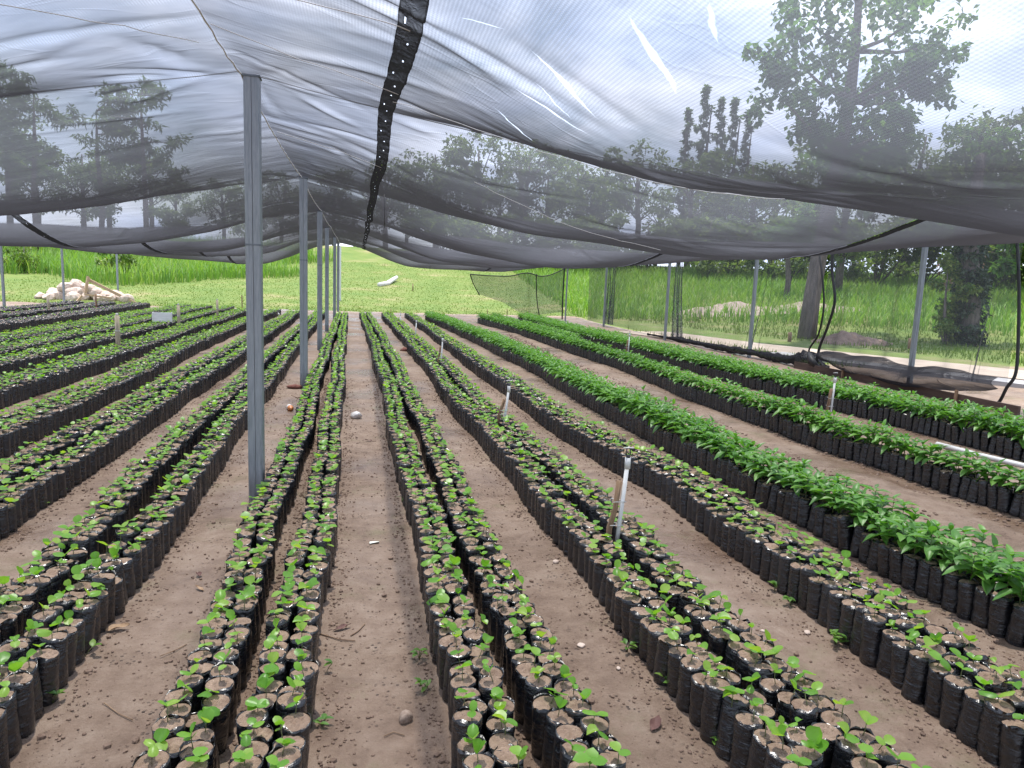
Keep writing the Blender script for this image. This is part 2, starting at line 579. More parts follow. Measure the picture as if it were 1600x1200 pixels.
M_RUST = simple('rust_cloth', (0.13, 0.04, 0.03), (0.21, 0.085, 0.06), 30, 0.9, 0.6, 60)
M_DRYLEAF = simple('dry_leaf', (0.20, 0.115, 0.06), (0.40, 0.27, 0.16), 20, 0.7, 0.4, 50)
M_DARKLEAF = simple('dark_leaf', (0.07, 0.03, 0.025), (0.14, 0.065, 0.05), 20, 0.7, 0.4, 50)
M_TWIG = simple('twig', (0.12, 0.07, 0.045), (0.3, 0.2, 0.12), 20, 0.85)
M_WHITELOG = simple('bleached_log', (0.5, 0.47, 0.44), (0.68, 0.65, 0.62), 6, 0.8)
M_CONCRETE = simple('pale_dirt_road', (0.30, 0.24, 0.18), (0.44, 0.36, 0.285), 1.2, 0.85, 0.3, 20)
M_CONCRETE_G = simple('grey_concrete', (0.27, 0.26, 0.25), (0.38, 0.37, 0.36), 1.6, 0.85, 0.3, 20)
M_GRAVELHEAP = simple('gravel_heap', (0.22, 0.165, 0.13), (0.42, 0.33, 0.27), 9, 0.9, 1.0, 12)
M_SOILHEAP = simple('soil_heap', (0.13, 0.085, 0.06), (0.24, 0.165, 0.125), 6, 0.95, 1.0, 9)

M_YOUNG = leaf_mat('young_leaf', (0.095, 0.26, 0.025), (0.165, 0.37, 0.04), (0.28, 0.43, 0.07), 0.37, 0.45, (1.6, 1.5, 0.55))
M_COFFEE = leaf_mat('coffee_leaf', (0.058, 0.155, 0.028), (0.095, 0.24, 0.042), (0.16, 0.32, 0.06), 0.42, 0.32, (1.5, 1.7, 0.5))
M_STEM = simple('green_stem', (0.09, 0.13, 0.04), (0.15, 0.14, 0.06), 30, 0.6)
M_WEED = leaf_mat('weed_leaf', (0.06, 0.16, 0.025), (0.11, 0.24, 0.035), (0.18, 0.29, 0.06), 0.45, 0.35)
M_LAWN = leaf_mat('lawn_blade', (0.08, 0.15, 0.016), (0.115, 0.18, 0.024), (0.165, 0.195, 0.045), 0.8, 0.4, (1.2, 1.2, 0.7), 0.12)
M_TALL = leaf_mat('tall_grass_blade', (0.11, 0.24, 0.035), (0.17, 0.31, 0.05), (0.25, 0.34, 0.085), 0.6, 0.45, (1.25, 1.25, 0.6), 0.10)
M_TREE = leaf_mat('broad_tree_leaf', (0.06, 0.13, 0.04), (0.10, 0.19, 0.055), (0.16, 0.25, 0.08), 0.5, 0.6, (1.3, 1.5, 0.5), 0.5)
M_TREE2 = leaf_mat('far_tree_leaf', (0.07, 0.12, 0.05), (0.115, 0.17, 0.065), (0.19, 0.23, 0.09), 0.6, 0.6, (1.3, 1.4, 0.5), 0.2)
M_PINE = leaf_mat('pine_needle', (0.06, 0.11, 0.06), (0.10, 0.16, 0.075), (0.15, 0.21, 0.10), 0.6, 0.55, (1.3, 1.4, 0.5), 0.3)
M_BUSH = leaf_mat('bush_leaf', (0.05, 0.11, 0.02), (0.11, 0.18, 0.03), (0.22, 0.25, 0.05), 0.5, 0.35, (1.3, 1.4, 0.5), 0.5)
M_PINKBUSH = leaf_mat('dry_bush_leaf', (0.16, 0.10, 0.08), (0.27, 0.18, 0.14), (0.36, 0.27, 0.2), 0.7, 0.3, (1.0, 0.9, 0.7), 0.5)
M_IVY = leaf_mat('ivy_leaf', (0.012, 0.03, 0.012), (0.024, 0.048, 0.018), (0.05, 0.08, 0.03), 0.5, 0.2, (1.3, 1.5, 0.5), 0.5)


def bag_material():
    mt, nd, lk = mat('black_polythene')
    out = N(nd, 'ShaderNodeOutputMaterial')
    b = N(nd, 'ShaderNodeBsdfPrincipled', Roughness=0.3)
    b.inputs['Specular IOR Level'].default_value = 0.8
    tc = N(nd, 'ShaderNodeTexCoord')
    oi = N(nd, 'ShaderNodeObjectInfo')
    mul = N(nd, 'ShaderNodeMath', operation='MULTIPLY')
    mul.inputs[1].default_value = 50
    lk.new(oi.outputs['Random'], mul.inputs[0])
    mp = N(nd, 'ShaderNodeMapping')
    mp.inputs['Scale'].default_value = (14, 14, 60)
    lk.new(tc.outputs['Object'], mp.inputs[0])
    n1 = N(nd, 'ShaderNodeTexNoise', Scale=1.0, Detail=4, Roughness=0.55, Distortion=0.6)
    n1.noise_dimensions = '4D'
    lk.new(mp.outputs[0], n1.inputs['Vector'])
    lk.new(mul.outputs[0], n1.inputs['W'])
    n2 = N(nd, 'ShaderNodeTexNoise', Scale=22.0, Detail=5, Roughness=0.6)
    lk.new(tc.outputs['Object'], n2.inputs['Vector'])
    ad = N(nd, 'ShaderNodeMath', operation='ADD')
    lk.new(n1.outputs[0], ad.inputs[0])
    lk.new(n2.outputs[0], ad.inputs[1])
    bp = N(nd, 'ShaderNodeBump', Strength=0.9, Distance=0.010)
    lk.new(ad.outputs[0], bp.inputs['Height'])
    lk.new(bp.outputs[0], b.inputs['Normal'])
    n3 = N(nd, 'ShaderNodeTexNoise', Scale=9.0, Detail=6, Roughness=0.65)
    lk.new(tc.outputs['Object'], n3.inputs['Vector'])
    rp = ramp(nd, [(0.5, (0.009, 0.010, 0.013)), (0.68, (0.014, 0.013, 0.014)), (0.86, (0.06, 0.044, 0.036))])   # splashed mud
    lk.new(n3.outputs[0], rp.inputs[0])
    lk.new(rp.outputs[0], b.inputs['Base Color'])
    mr = N(nd, 'ShaderNodeMapRange')
    mr.inputs[1].default_value, mr.inputs[2].default_value = 0.4, 0.75
    mr.inputs[3].default_value, mr.inputs[4].default_value = 0.22, 0.5
    lk.new(n3.outputs[0], mr.inputs[0])
    lk.new(mr.outputs[0], b.inputs['Roughness'])
    lk.new(b.outputs[0], out.inputs[0])
    return mt


M_BAG = bag_material()
M_SOIL = simple('bag_soil', (0.215, 0.14, 0.095), (0.40, 0.285, 0.205), 28, 0.9, 0.9, 90)
M_CRUMB = simple('soil_crumb', (0.10, 0.063, 0.044), (0.24, 0.165, 0.12), 20, 0.9)


def ground_material():
    mt, nd, lk = mat('nursery_ground')
    out = N(nd, 'ShaderNodeOutputMaterial')
    b = N(nd, 'ShaderNodeBsdfPrincipled', Roughness=0.8)
    tc = N(nd, 'ShaderNodeTexCoord')
    ob = tc.outputs['Object']

    def noise(s, d=6, r=0.6, dist=0.0, vec=ob):
        n = N(nd, 'ShaderNodeTexNoise', Scale=s, Detail=d, Roughness=r, Distortion=dist)
        lk.new(vec, n.inputs['Vector'])
        return n.outputs[0]
    # bare, trodden soil
    n_big, n_mid, n_fine = noise(0.9, 5, 0.6, 0.4), noise(7, 6, 0.65), noise(60, 5, 0.7)
    r1 = ramp(nd, [(0.36, (0.145, 0.091, 0.060)), (0.5, (0.25, 0.174, 0.122)), (0.64, (0.345, 0.26, 0.194))])
    mixn = N(nd, 'ShaderNodeMath', operation='MULTIPLY_ADD')
    mixn.inputs[1].default_value = 0.45
    lk.new(n_mid, mixn.inputs[0])
    m2 = N(nd, 'ShaderNodeMath', operation='MULTIPLY_ADD')
    m2.inputs[1].default_value = 0.4
    lk.new(n_big, m2.inputs[0])
    m3 = N(nd, 'ShaderNodeMath', operation='MULTIPLY')
    m3.inputs[1].default_value = 0.15
    lk.new(n_fine, m3.inputs[0])
    lk.new(m3.outputs[0], m2.inputs[2])
    lk.new(m2.outputs[0], mixn.inputs[2])
    lk.new(mixn.outputs[0], r1.inputs[0])
    # dark specks (wet crumbs, bits of bark)
    vo = N(nd, 'ShaderNodeTexVoronoi', Scale=38.0, Randomness=1.0)
    lk.new(ob, vo.inputs['Vector'])
    nsp = noise(5, 3)
    sp = N(nd, 'ShaderNodeMapRange')
    sp.inputs[1].default_value, sp.inputs[2].default_value = 0.16, 0.26
    sp.inputs[3].default_value, sp.inputs[4].default_value = 1.0, 0.0
    lk.new(vo.outputs['Distance'], sp.inputs[0])
    sg = N(nd, 'ShaderNodeMapRange')
    sg.inputs[1].default_value, sg.inputs[2].default_value = 0.50, 0.68
    lk.new(nsp, sg.inputs[0])
    spm = N(nd, 'ShaderNodeMath', operation='MULTIPLY')
    lk.new(sp.outputs[0], spm.inputs[0])
    lk.new(sg.outputs[0], spm.inputs[1])
    c2 = N(nd, 'ShaderNodeMix', data_type='RGBA')
    c2.inputs['B'].default_value = (0.065, 0.04, 0.03, 1)
    lk.new(spm.outputs[0], c2.inputs['Factor'])
    lk.new(r1.outputs[0], c2.inputs['A'])
    # soaked soil is darker
    nwet = noise(0.75, 4, 0.55, 0.3)
    wt = N(nd, 'ShaderNodeMapRange')
    wt.inputs[1].default_value, wt.inputs[2].default_value = 0.44, 0.62
    wt.inputs[3].default_value, wt.inputs[4].default_value = 0.0, 0.75
    lk.new(nwet, wt.inputs[0])
    cw = N(nd, 'ShaderNodeMix', data_type='RGBA', blend_type='MULTIPLY')
    cw.inputs['B'].default_value = (0.66, 0.64, 0.64, 1)
    lk.new(wt.outputs[0], cw.inputs['Factor'])
    lk.new(c2.outputs['Result'], cw.inputs['A'])
    c2 = cw
    # moss and algae film on damp soil
    nm = noise(1.7, 7, 0.7)
    mo = N(nd, 'ShaderNodeMapRange')
    mo.inputs[1].default_value, mo.inputs[2].default_value = 0.56, 0.74
    mo.inputs[3].default_value, mo.inputs[4].default_value = 0.0, 0.6
    lk.new(nm, mo.inputs[0])
    c3 = N(nd, 'ShaderNodeMix', data_type='RGBA')
    c3.inputs['B'].default_value = (0.15, 0.15, 0.065, 1)
    lk.new(mo.outputs[0], c3.inputs['Factor'])
    lk.new(c2.outputs['Result'], c3.inputs['A'])
    # grass land under the blades outside the nursery, per-vertex mask
    at_ = N(nd, 'ShaderNodeAttribute', attribute_name='tint')
    ng = noise(0.35, 6, 0.65)
    rg = ramp(nd, [(0.32, (0.085, 0.15, 0.018)), (0.54, (0.135, 0.18, 0.032)), (0.72, (0.26, 0.22, 0.10))])
    lk.new(ng, rg.inputs[0])
    nedge = noise(1.6, 6, 0.7)
    ae = N(nd, 'ShaderNodeMath', operation='MULTIPLY_ADD')
    ae.inputs[1].default_value = 0.8
    ae.inputs[2].default_value = -0.4
    lk.new(nedge, ae.inputs[0])
    ag = N(nd, 'ShaderNodeMath', operation='ADD')
    lk.new(ae.outputs[0], ag.inputs[0])
    lk.new(at_.outputs['Fac'], ag.inputs[1])
    gm = N(nd, 'ShaderNodeMapRange')
    gm.inputs[1].default_value, gm.inputs[2].default_value = 0.4, 0.6
    lk.new(ag.outputs[0], gm.inputs[0])
    c4 = N(nd, 'ShaderNodeMix', data_type='RGBA')
    lk.new(gm.outputs[0], c4.inputs['Factor'])
    lk.new(c3.outputs['Result'], c4.inputs['A'])
    lk.new(rg.outputs[0], c4.inputs['B'])
    lk.new(c4.outputs['Result'], b.inputs['Base Color'])
    # damp film: low roughness in the trodden hollows
    nw = noise(0.75, 4, 0.55, 0.3)
    rw = N(nd, 'ShaderNodeMapRange')
    rw.inputs[1].default_value, rw.inputs[2].default_value = 0.46, 0.63
    rw.inputs[3].default_value, rw.inputs[4].default_value = 0.78, 0.2
    lk.new(nw, rw.inputs[0])
    rgx = N(nd, 'ShaderNodeMix', data_type='FLOAT')
    lk.new(gm.outputs[0], rgx.inputs['Factor'])
    lk.new(rw.outputs[0], rgx.inputs['A'])
    rgx.inputs['B'].default_value = 0.95
    lk.new(rgx.outputs['Result'], b.inputs['Roughness'])
    h1 = noise(22, 8, 0.72)
    h2 = N(nd, 'ShaderNodeMath', operation='MULTIPLY_ADD')
    h2.inputs[1].default_value = 0.6
    lk.new(spm.outputs[0], h2.inputs[0])
    lk.new(h1, h2.inputs[2])
    bs = N(nd, 'ShaderNodeMapRange')
    bs.inputs[1].default_value, bs.inputs[2].default_value = 0.46, 0.63
    bs.inputs[3].default_value, bs.inputs[4].default_value = 1.0, 0.35
    lk.new(nw, bs.inputs[0])
    bp = N(nd, 'ShaderNodeBump', Distance=0.035)
    lk.new(bs.outputs[0], bp.inputs['Strength'])
    lk.new(h2.outputs[0], bp.inputs['Height'])
    lk.new(bp.outputs[0], b.inputs['Normal'])
    lk.new(b.outputs[0], out.inputs[0])
    return mt


M_GROUND = ground_material()


# ------------------------------------------------------------------ the ground
def land(x, y):
    x, y = np.asarray(x, float), np.asarray(y, float)
    r = np.sqrt(np.maximum(x, 0) ** 2 + np.maximum(y, 0) ** 2)
    sl = 0.070 + 0.026 * sstep(8, 22, x)
    t = r - 33 + 3.0 * sstep(8, 20, x)
    t = np.log1p(np.exp(np.clip(t / 1.5, -30, 30))) * 1.5
    z = sl * t + 0.0030 * np.maximum(np.minimum(t, 60) - 17, 0) ** 2 * (1 - sstep(6, 20, x))
    return 14.0 * (1 - np.exp(-z / 14.0))


def micro(x, y):
    return 0.012 * np.sin(x * 3.1 + 1.3 * np.sin(y * 1.7)) * np.cos(y * 2.3 + 0.8 * np.sin(x * 2.2)) + 0.006 * np.sin(x * 9.0 + 2 * np.sin(y * 4.1)) * np.sin(y * 7.3)


def grass_mask(x, y):
    far = sstep(31.8, 33.6, y)
    rt = sstep(10.2, 12.0, x) * 0.62 * sstep(12, 16, y) + sstep(17, 20, x)
    lf = sstep(14.5, 16, -x)
    strip = sstep(9.75, 10.0, x) * sstep(14.2, 15.5, y) * (1 - sstep(11.2, 12.2, x))
    return np.clip(np.maximum.reduce([far, rt, lf, strip * 0.8]), 0, 1)


def ground_sheet():
    xs = np.unique(np.concatenate([np.arange(-14, 14.01, 0.16), np.arange(-60, 60.1, 2.0), np.array([-900, -500, -250, -120, 120, 250, 500, 900])]))
    ys = np.unique(np.concatenate([np.arange(0, 36.01, 0.16), np.arange(-30, 110.1, 2.0), np.array([-600, -200, -80, 150, 250, 500, 900])]))
    X, Y = np.meshgrid(xs, ys, indexing='ij')
    Z = land(X, Y) + micro(X, Y) * (np.abs(X) < 14) * (Y > 0) * (Y < 36)
    # ridges of trodden soil along the dirt track, right
    c = 4.25 + 0.02 * (Y - 10)
    Z += 0.035 * np.exp(-((X - c - 0.33) / 0.13) ** 2) * (Y < 30) * (Y > 2) * (0.5 + 0.5 * np.sin(Y * 5 + 2 * np.sin(X * 9)) ** 2)
    V = np.stack([X, Y, Z], -1).reshape(-1, 3)
    nx, ny = len(xs), len(ys)
    I = np.arange(nx * ny).reshape(nx, ny)
    F = np.stack([I[:-1, :-1], I[1:, :-1], I[1:, 1:], I[:-1, 1:]], -1).reshape(-1, 4)
    mb = MB().add(V, F, 0, grass_mask(X, Y).ravel())
    g = mb.build('ground', M_GROUND)
    g['kind'] = 'structure'


ground_sheet()


def strip_sheet(name, pts, w, z, m_, th=0.05):
    """a low slab that follows a polyline"""
    V, F = [], []
    for i, (x, y) in enumerate(pts):
        a, b_ = pts[max(i - 1, 0)], pts[min(i + 1, len(pts) - 1)]
        d = np.array([b_[0] - a[0], b_[1] - a[1]])
        d = d / np.linalg.norm(d)
        n = np.array([d[1], -d[0]])
        for s in (-1, 1):
            for zz in (-0.1, z):
                V.append((x + n[0] * s * w / 2, y + n[1] * s * w / 2, float(land(x, y)) + zz))
    for i in range(len(pts) - 1):
        a, b_ = i * 4, i * 4 + 4
        F += [(a + 1, a + 3, b_ + 3, b_ + 1), (a, a + 1, b_ + 1, b_), (a + 3, a + 2, b_ + 2, b_ + 3)]
    o = MB().add(V, np.array(F)).build(name, m_, smooth=False)
    o['kind'] = 'structure'
    return o


strip_sheet('road', [(9.9, 24.5), (11.2, 19.6), (12.8, 16.3), (14.2, 13.6), (15.6, 10.5), (17, 6), (18, 1)], 2.3, 0.035, M_CONCRETE)
strip_sheet('pavement', [(10.6, 17.0), (11.65, 14.3), (12.6, 11.8), (13.6, 8.8), (14.8, 4.5), (15.6, 0)], 0.75, 0.075, M_CONCRETE_G)


def heap(name, cx, cy, rx, ry, h, m_, seed):
    r = np.random.default_rng(seed)
    n = 26
    u = np.linspace(-1, 1, n)
    X, Y = np.meshgrid(u, u, indexing='ij')
    rr = np.sqrt(X ** 2 + Y ** 2)
    Z = h * np.clip(1 - rr, 0, 1) ** 0.8 * (1 + 0.25 * np.sin(X * 5 + seed) * np.cos(Y * 4)) + r.normal(size=X.shape) * 0.03 * (rr < 0.95)
    Xw, Yw = cx + X * rx, cy + Y * ry
    V = np.stack([Xw, Yw, land(Xw, Yw) + Z - 0.04], -1).reshape(-1, 3)
    I = np.arange(n * n).reshape(n, n)
    F = np.stack([I[:-1, :-1], I[1:, :-1], I[1:, 1:], I[:-1, 1:]], -1).reshape(-1, 4)
    return MB().add(V, F).build(name, m_)


tag(heap('gravel_heap', 17.5, 32.2, 3.0, 1.6, 0.46, M_GRAVELHEAP, 1), 'long heap of pale gravel on the grass beyond the side net', 'gravel heap', 'gravel heaps beyond the side net')
tag(heap('gravel_heap', 21.6, 32.0, 3.2, 1.6, 0.36, M_GRAVELHEAP, 2), 'lower gravel heap right behind the big leaning tree trunk', 'gravel heap', 'gravel heaps beyond the side net')
tag(heap('soil_heap', 16.2, 21.4, 1.5, 1.0, 0.42, M_SOILHEAP, 3), 'low brown soil heap beside the foot of the big leaning tree', 'soil heap')


# ------------------------------------------------------------------ posts
def post(name, x, y, z0, z1, w, label, group, lean=(0, 0), collar=False, material=None):
    mt = material or M_STEEL
    t = thing(name, label, 'post', (x, y, z0), 0, group)
    h = z1 - z0
    top = (lean[0], lean[1])

    def sheared(V):
        V = np.array(V)
        k = np.clip(V[:, 2:3] / h, 0, 1.05)
        V[:, 0:1] += top[0] * k
        V[:, 1:2] += top[1] * k
        return V
    # two lipped channels welded lip to lip, each with rounded corners
    for s in (-1, 1):
        c = 0.012
        hw, d = w / 2 - 0.0015, w * 0.52
        prof = [(0.0, -d), (hw - c, -d), (hw - c * 0.3, -d + c * 0.3), (hw, -d + c), (hw, d - c), (hw - c * 0.3, d - c * 0.3), (hw - c, d), (0, d)]
        V, F = [], []
        n = len(prof)
        for zz in (-0.25, h):
            for (px, py) in prof:
                V.append((s * (px + 0.0015), py, zz))
        for k in range(n):
            k2 = (k + 1) % n
            F.append((k, k2, n + k2, n + k) if s > 0 else (k2, k, n + k, n + k2))
        mb = MB().add(sheared(V), np.array(F))
        mb.add(sheared(V[n:]), np.array([list(range(n)) if s > 0 else list(range(n))[::-1]]))
        mb.build('channel', mt, t, smooth=False)
    V, F = box((0, 0, h + 0.006), (w * 1.12, w * 1.12, 0.012))
    MB().add(sheared(V), F).build('cap_plate', M_STEEL_D, t, smooth=False)
    if collar:
        V, F = box((0, 0, h * 0.62), (w * 1.02, w * 1.06, 0.012))
        MB().add(sheared(V), F).build('weld_seam', M_STEEL_D, t, smooth=False)
    return t


RIDGE = [(-0.73, 5.46), (-0.78, 10.84), (-0.84, 16.35), (-0.92, 21.8), (-0.88, 27.2), (-0.9, 32.45)]
_ord = ['nearest tall grey centre post, standing left of the middle path', 'second tall grey post of the centre line', 'third tall grey post of the centre line', 'fourth tall grey post of the centre line', 'fifth tall grey post of the centre line, far down the beds', 'sixth and last shaded grey post of the centre line']
for i, (x, y) in enumerate(RIDGE):
    post('ridge_post', x, y, 0, 2.955, 0.105, _ord[i], 'tall posts under the ridge', collar=True)
post('ridge_post', -0.95, 37.9, float(land(-0.95, 37.9)), 3.02, 0.09, 'sunlit pale post standing beyond the far edge of the net roof', 'tall posts under the ridge', material=M_PVC)
EAVE_R = [(9.53, 10.95, 2.56), (9.5, 16.32, 2.58), (9.3, 21.0, 2.54), (9.5, 27.4, 2.5), (8.66, 30.0, 2.4)]
_or = ['nearest side post on the right, in front of the dark ivy-clad trunk', 'second side post along the right net, left of the big leaning tree', 'third side post along the right net, by the gravel heap', 'fourth side post along the right net', 'far corner post with a dark edge where the end net starts']
for i, (x, y, h) in enumerate(EAVE_R):
    post('side_post', x, y, 0, h, 0.075 if i < 4 else 0.06, _or[i], 'posts along the right side net')
EAVE_L = [(-11.1, 26.06, 2.5), (-11.6, 32.3, 2.58), (-10.85, 36.5, 2.55)]
_ol = ['thin post at the left end of the dark soil beds', 'thin post standing before the pile of pale stones', 'thin post right of the leaning boards and stone pile']
for i, (x, y, h) in enumerate(EAVE_L):
    post('side_post', x, y, float(land(x, y)), h, 0.075, _ol[i], 'posts along the left side')

# ------------------------------------------------------------------ the net roof
ZX = [-11.6, -8, -4.6, -2.7, -1.7, -1.1, -0.80, -0.3, 0.34, 1.1, 1.85, 2.5, 4.1, 5.7, 7.7, 9.7]
ZZ = [2.52, 2.40, 2.42, 2.61, 2.81, 2.92, 2.985, 2.89, 2.785, 2.67, 2.595, 2.55, 2.45, 2.41, 2.45, 2.57]
BAYS = [-5.35, 0.05, 5.45, 10.85, 16.3, 21.75, 27.1, 32.5]
CREASES = []
for k in range(400):
    cx, cy = rng.uniform(-11, 9.5), rng.uniform(-1.5, 32)
    if k < 120:
        cx, cy = rng.uniform(-3.5, 5), rng.uniform(0.5, 8)
    a = rng.normal(0, 0.5) + (0.25 if cx > -0.8 else -0.25)
    L = rng.uniform(0.25, 1.1)
    CREASES.append((cx, cy, a, L, rng.uniform(0.03, 0.07), rng.uniform(0.005, 0.018) * rng.choice([-1, 1]), rng.normal(0, 0.12)))
for (px, py) in [(-0.8, b) for b in BAYS[1:]]:              # folds that run out from each post head
    for k in range(13):
        a = rng.uniform(0, 2 * math.pi)
        d = rng.uniform(0.25, 0.7)
        CREASES.append((px + math.cos(a) * d * 1.6, py + math.sin(a) * d, a, rng.uniform(0.3, 0.8), rng.uniform(0.03, 0.06), rng.uniform(-0.025, 0.025), 0.1))


def roof_z(X, Y):
    zc = np.interp(X, ZX, ZZ)
    d = np.abs(X + 0.8)
    sag = 0.05 + 0.41 * sstep(0.4, 3.0, d) - 0.41 * sstep(4.2, 10.4, d)
    # gentle differences from bay to bay
    z = zc.copy()
    for i in range(len(BAYS) - 1):
        a, b_ = BAYS[i], BAYS[i + 1]
        t = (Y - a) / (b_ - a)
        ins = (t >= 0) & (t <= 1)
        k = 1 + 0.12 * math.sin(i * 2.3)
        tt = np.clip(t, 0, 1)
        par = 1 - (2 * tt - 1) ** 2
        par = par * (1 + 0.10 * np.sin(X * 1.3 + i) * sstep(0.5, 2, d))
        z -= np.where(ins, sag * k * par, 0)
    z -= 0.022 * np.sin(X * 2.2 + np.sin(Y * 1.1)) * np.sin(Y * 1.9 + X * 0.5) * sstep(0.3, 1.5, d)
    for (cx, cy, a, L, w, h, bend) in CREASES:
        m_ = (np.abs(X - cx) < L * 1.7) & (np.abs(Y - cy) < L * 1.7)
        if not m_.any():
            continue
        dx, dy = X[m_] - cx, Y[m_] - cy
        u = dx * math.cos(a) + dy * math.sin(a)
        v = -dx * math.sin(a) + dy * math.cos(a) + bend * u * u
        z[m_] += h * np.exp(-(v / w) ** 2) * np.exp(-(u / (L * 0.6)) ** 2)
    return z


roof = thing('shade_net_roof', 'black shade net roof sagging in bays over the seedling beds', 'shade net', (0, 0, 0))
SEAMS = [-9.4, -4.6, 0.19, 5.0]
ys_roof = np.concatenate([np.arange(-5.35, 0, 0.12), np.arange(0, 6.6, 0.04), np.arange(6.6, 17, 0.075), np.arange(17, 32.46, 0.13), [32.5]])


def seam_x(k, y):
    return SEAMS[k] + 0.012 * np.sin(y * 1.7 + k) - (0.03 * y / 30 if k == 2 else 0)


def sheet(x0f, x1f, n):
    t = np.linspace(0, 1, n)
    Y = np.repeat(ys_roof[None, :], n, 0)
    X0, X1 = x0f(ys_roof), x1f(ys_roof)
    X = X0[None] + (X1 - X0)[None] * t[:, None]
    V = np.stack([X, Y, roof_z(X, Y)], -1)
    I = np.arange(n * len(ys_roof)).reshape(n, -1)
    F = np.stack([I[:-1, :-1], I[1:, :-1], I[1:, 1:], I[:-1, 1:]], -1).reshape(-1, 4)
    return V.reshape(-1, 3), F


half = 0.046
edges = [(lambda y: np.full_like(y, -11.6)), *[(lambda y, k=k: seam_x(k, y)) for k in range(4)], (lambda y: np.full_like(y, 9.68))]
for p in range(5):
    lo = (lambda y, p=p: edges[p](y) + (half if p > 0 else 0))
    hi = (lambda y, p=p: edges[p + 1](y) - (half if p < 4 else 0))
    if p == 2:                                             # the ridge crease must fall on an edge loop
        V1, F1 = sheet(lo, lambda y: np.full_like(y, -0.8), 62)
        V2, F2 = sheet(lambda y: np.full_like(y, -0.8), hi, 24)
        MB().add(V1, F1).add(V2, F2).build('net_panel', M_NET, roof)
    else:
        wdt = {0: 2.2, 1: 4.8, 3: 4.8, 4: 4.7}[p]
        V, F = sheet(lo, hi, int(wdt / (0.05 if p == 3 else 0.085)))
        MB().add(V, F).build('net_panel', M_NET, roof)
for k in range(4):
    yy = np.arange(-5.35, 32.45, 0.035 if k == 2 else 0.05)
    xm = seam_x(k, yy)
    jl = half * (1.10 + 0.07 * np.abs(np.sin(yy * 7.0 + k)) + rng.normal(0, 0.012, len(yy)))
    jr = half * (1.10 + 0.07 * np.abs(np.sin(yy * 7.0 + 1.2 + k)) + rng.normal(0, 0.012, len(yy)))
    cols = [xm - jl, xm - half * 0.56, xm - half * 0.42, xm + half * 0.05, xm + half * 0.2, xm + jr]
    X = np.stack(cols, 0)
    Y = np.repeat(yy[None], 6, 0)
    Z = roof_z(X, Y) - 0.006 - 0.004 * rng.random(X.shape)
    V = np.stack([X, Y, Z], -1).reshape(-1, 3)
    I = np.arange(6 * len(yy)).reshape(6, -1)
    F = []
    step = 9 if k == 2 else 13
    for j in range(len(yy) - 1):
        for c in range(5):
            if (c == 1 and j % (3 * step) == 0) or (c == 3 and j % step == 0 and (j // step) % 3):
                continue                                   # gaps between the stitches where sky shows
            F.append((I[c, j], I[c + 1, j], I[c + 1, j + 1], I[c, j + 1]))
    MB().add(V, np.array(F)).build('seam', M_SEAM, roof)
for b_ in BAYS[1:]:                                         # cross wires the bays hang from
    xs_ = np.linspace(-11.6, 9.7, 90)
    pts = [(x, b_, float(np.interp(x, ZX, ZZ)) + 0.008) for x in xs_]
    V, F = tube(pts, 0.0035, 5, False)
    MB().add(V, F).build('cross_wire', M_WIRE, roof)
yy = np.linspace(-5.3, 32.5, 230)
zz = roof_z(np.full_like(yy, -0.8), yy)
V, F = tube([(-0.8 + 0.004 * math.sin(y * 20), y, z - 0.010) for y, z in zip(yy, zz)], 0.005, 6, False, 0.2)
MB().add(V, F).build('ridge_cord', M_ROPE, roof)
for (u_, x0, y0, x1, y1) in [(0, -0.78, 4.3, 0.22, 4.6), (1, -0.7, 3.6, 0.2, 3.25), (2, 0.2, 4.9, 2.6, 4.2), (3, -0.75, 7.2, 0.2, 7.4), (4, -2.2, 2.8, -0.9, 4.6), (5, 1.0, 6.6, 3.5, 8.2), (6, 2.2, 4.4, 3.6, 5.3)]:
    n = 24                                                  # taut mending cords just under the cloth
    pts = []
    for i in range(n):
        t = i / (n - 1)
        x, y = x0 + (x1 - x0) * t, y0 + (y1 - y0) * t + 0.05 * math.sin(t * 3.1)
        pts.append((x, y, float(roof_z(np.array([x]), np.array([y]))[0]) - 0.012))
    V, F = tube(pts, 0.0024, 5)
    MB().add(V, F).build('mending_cord', M_ROPE, roof)
for k, (x, y) in enumerate([(0.32, 10.2), (2.25, 24.0)]):
    zt = float(roof_z(np.array([x]), np.array([y]))[0])
    V, F = tube([(x, y, zt), (x + 0.01, y, zt - (0.45 if k == 0 else 0.28))], 0.004, 5)
    MB().add(V, F).build('loose_cord', M_BLACKPL, roof)


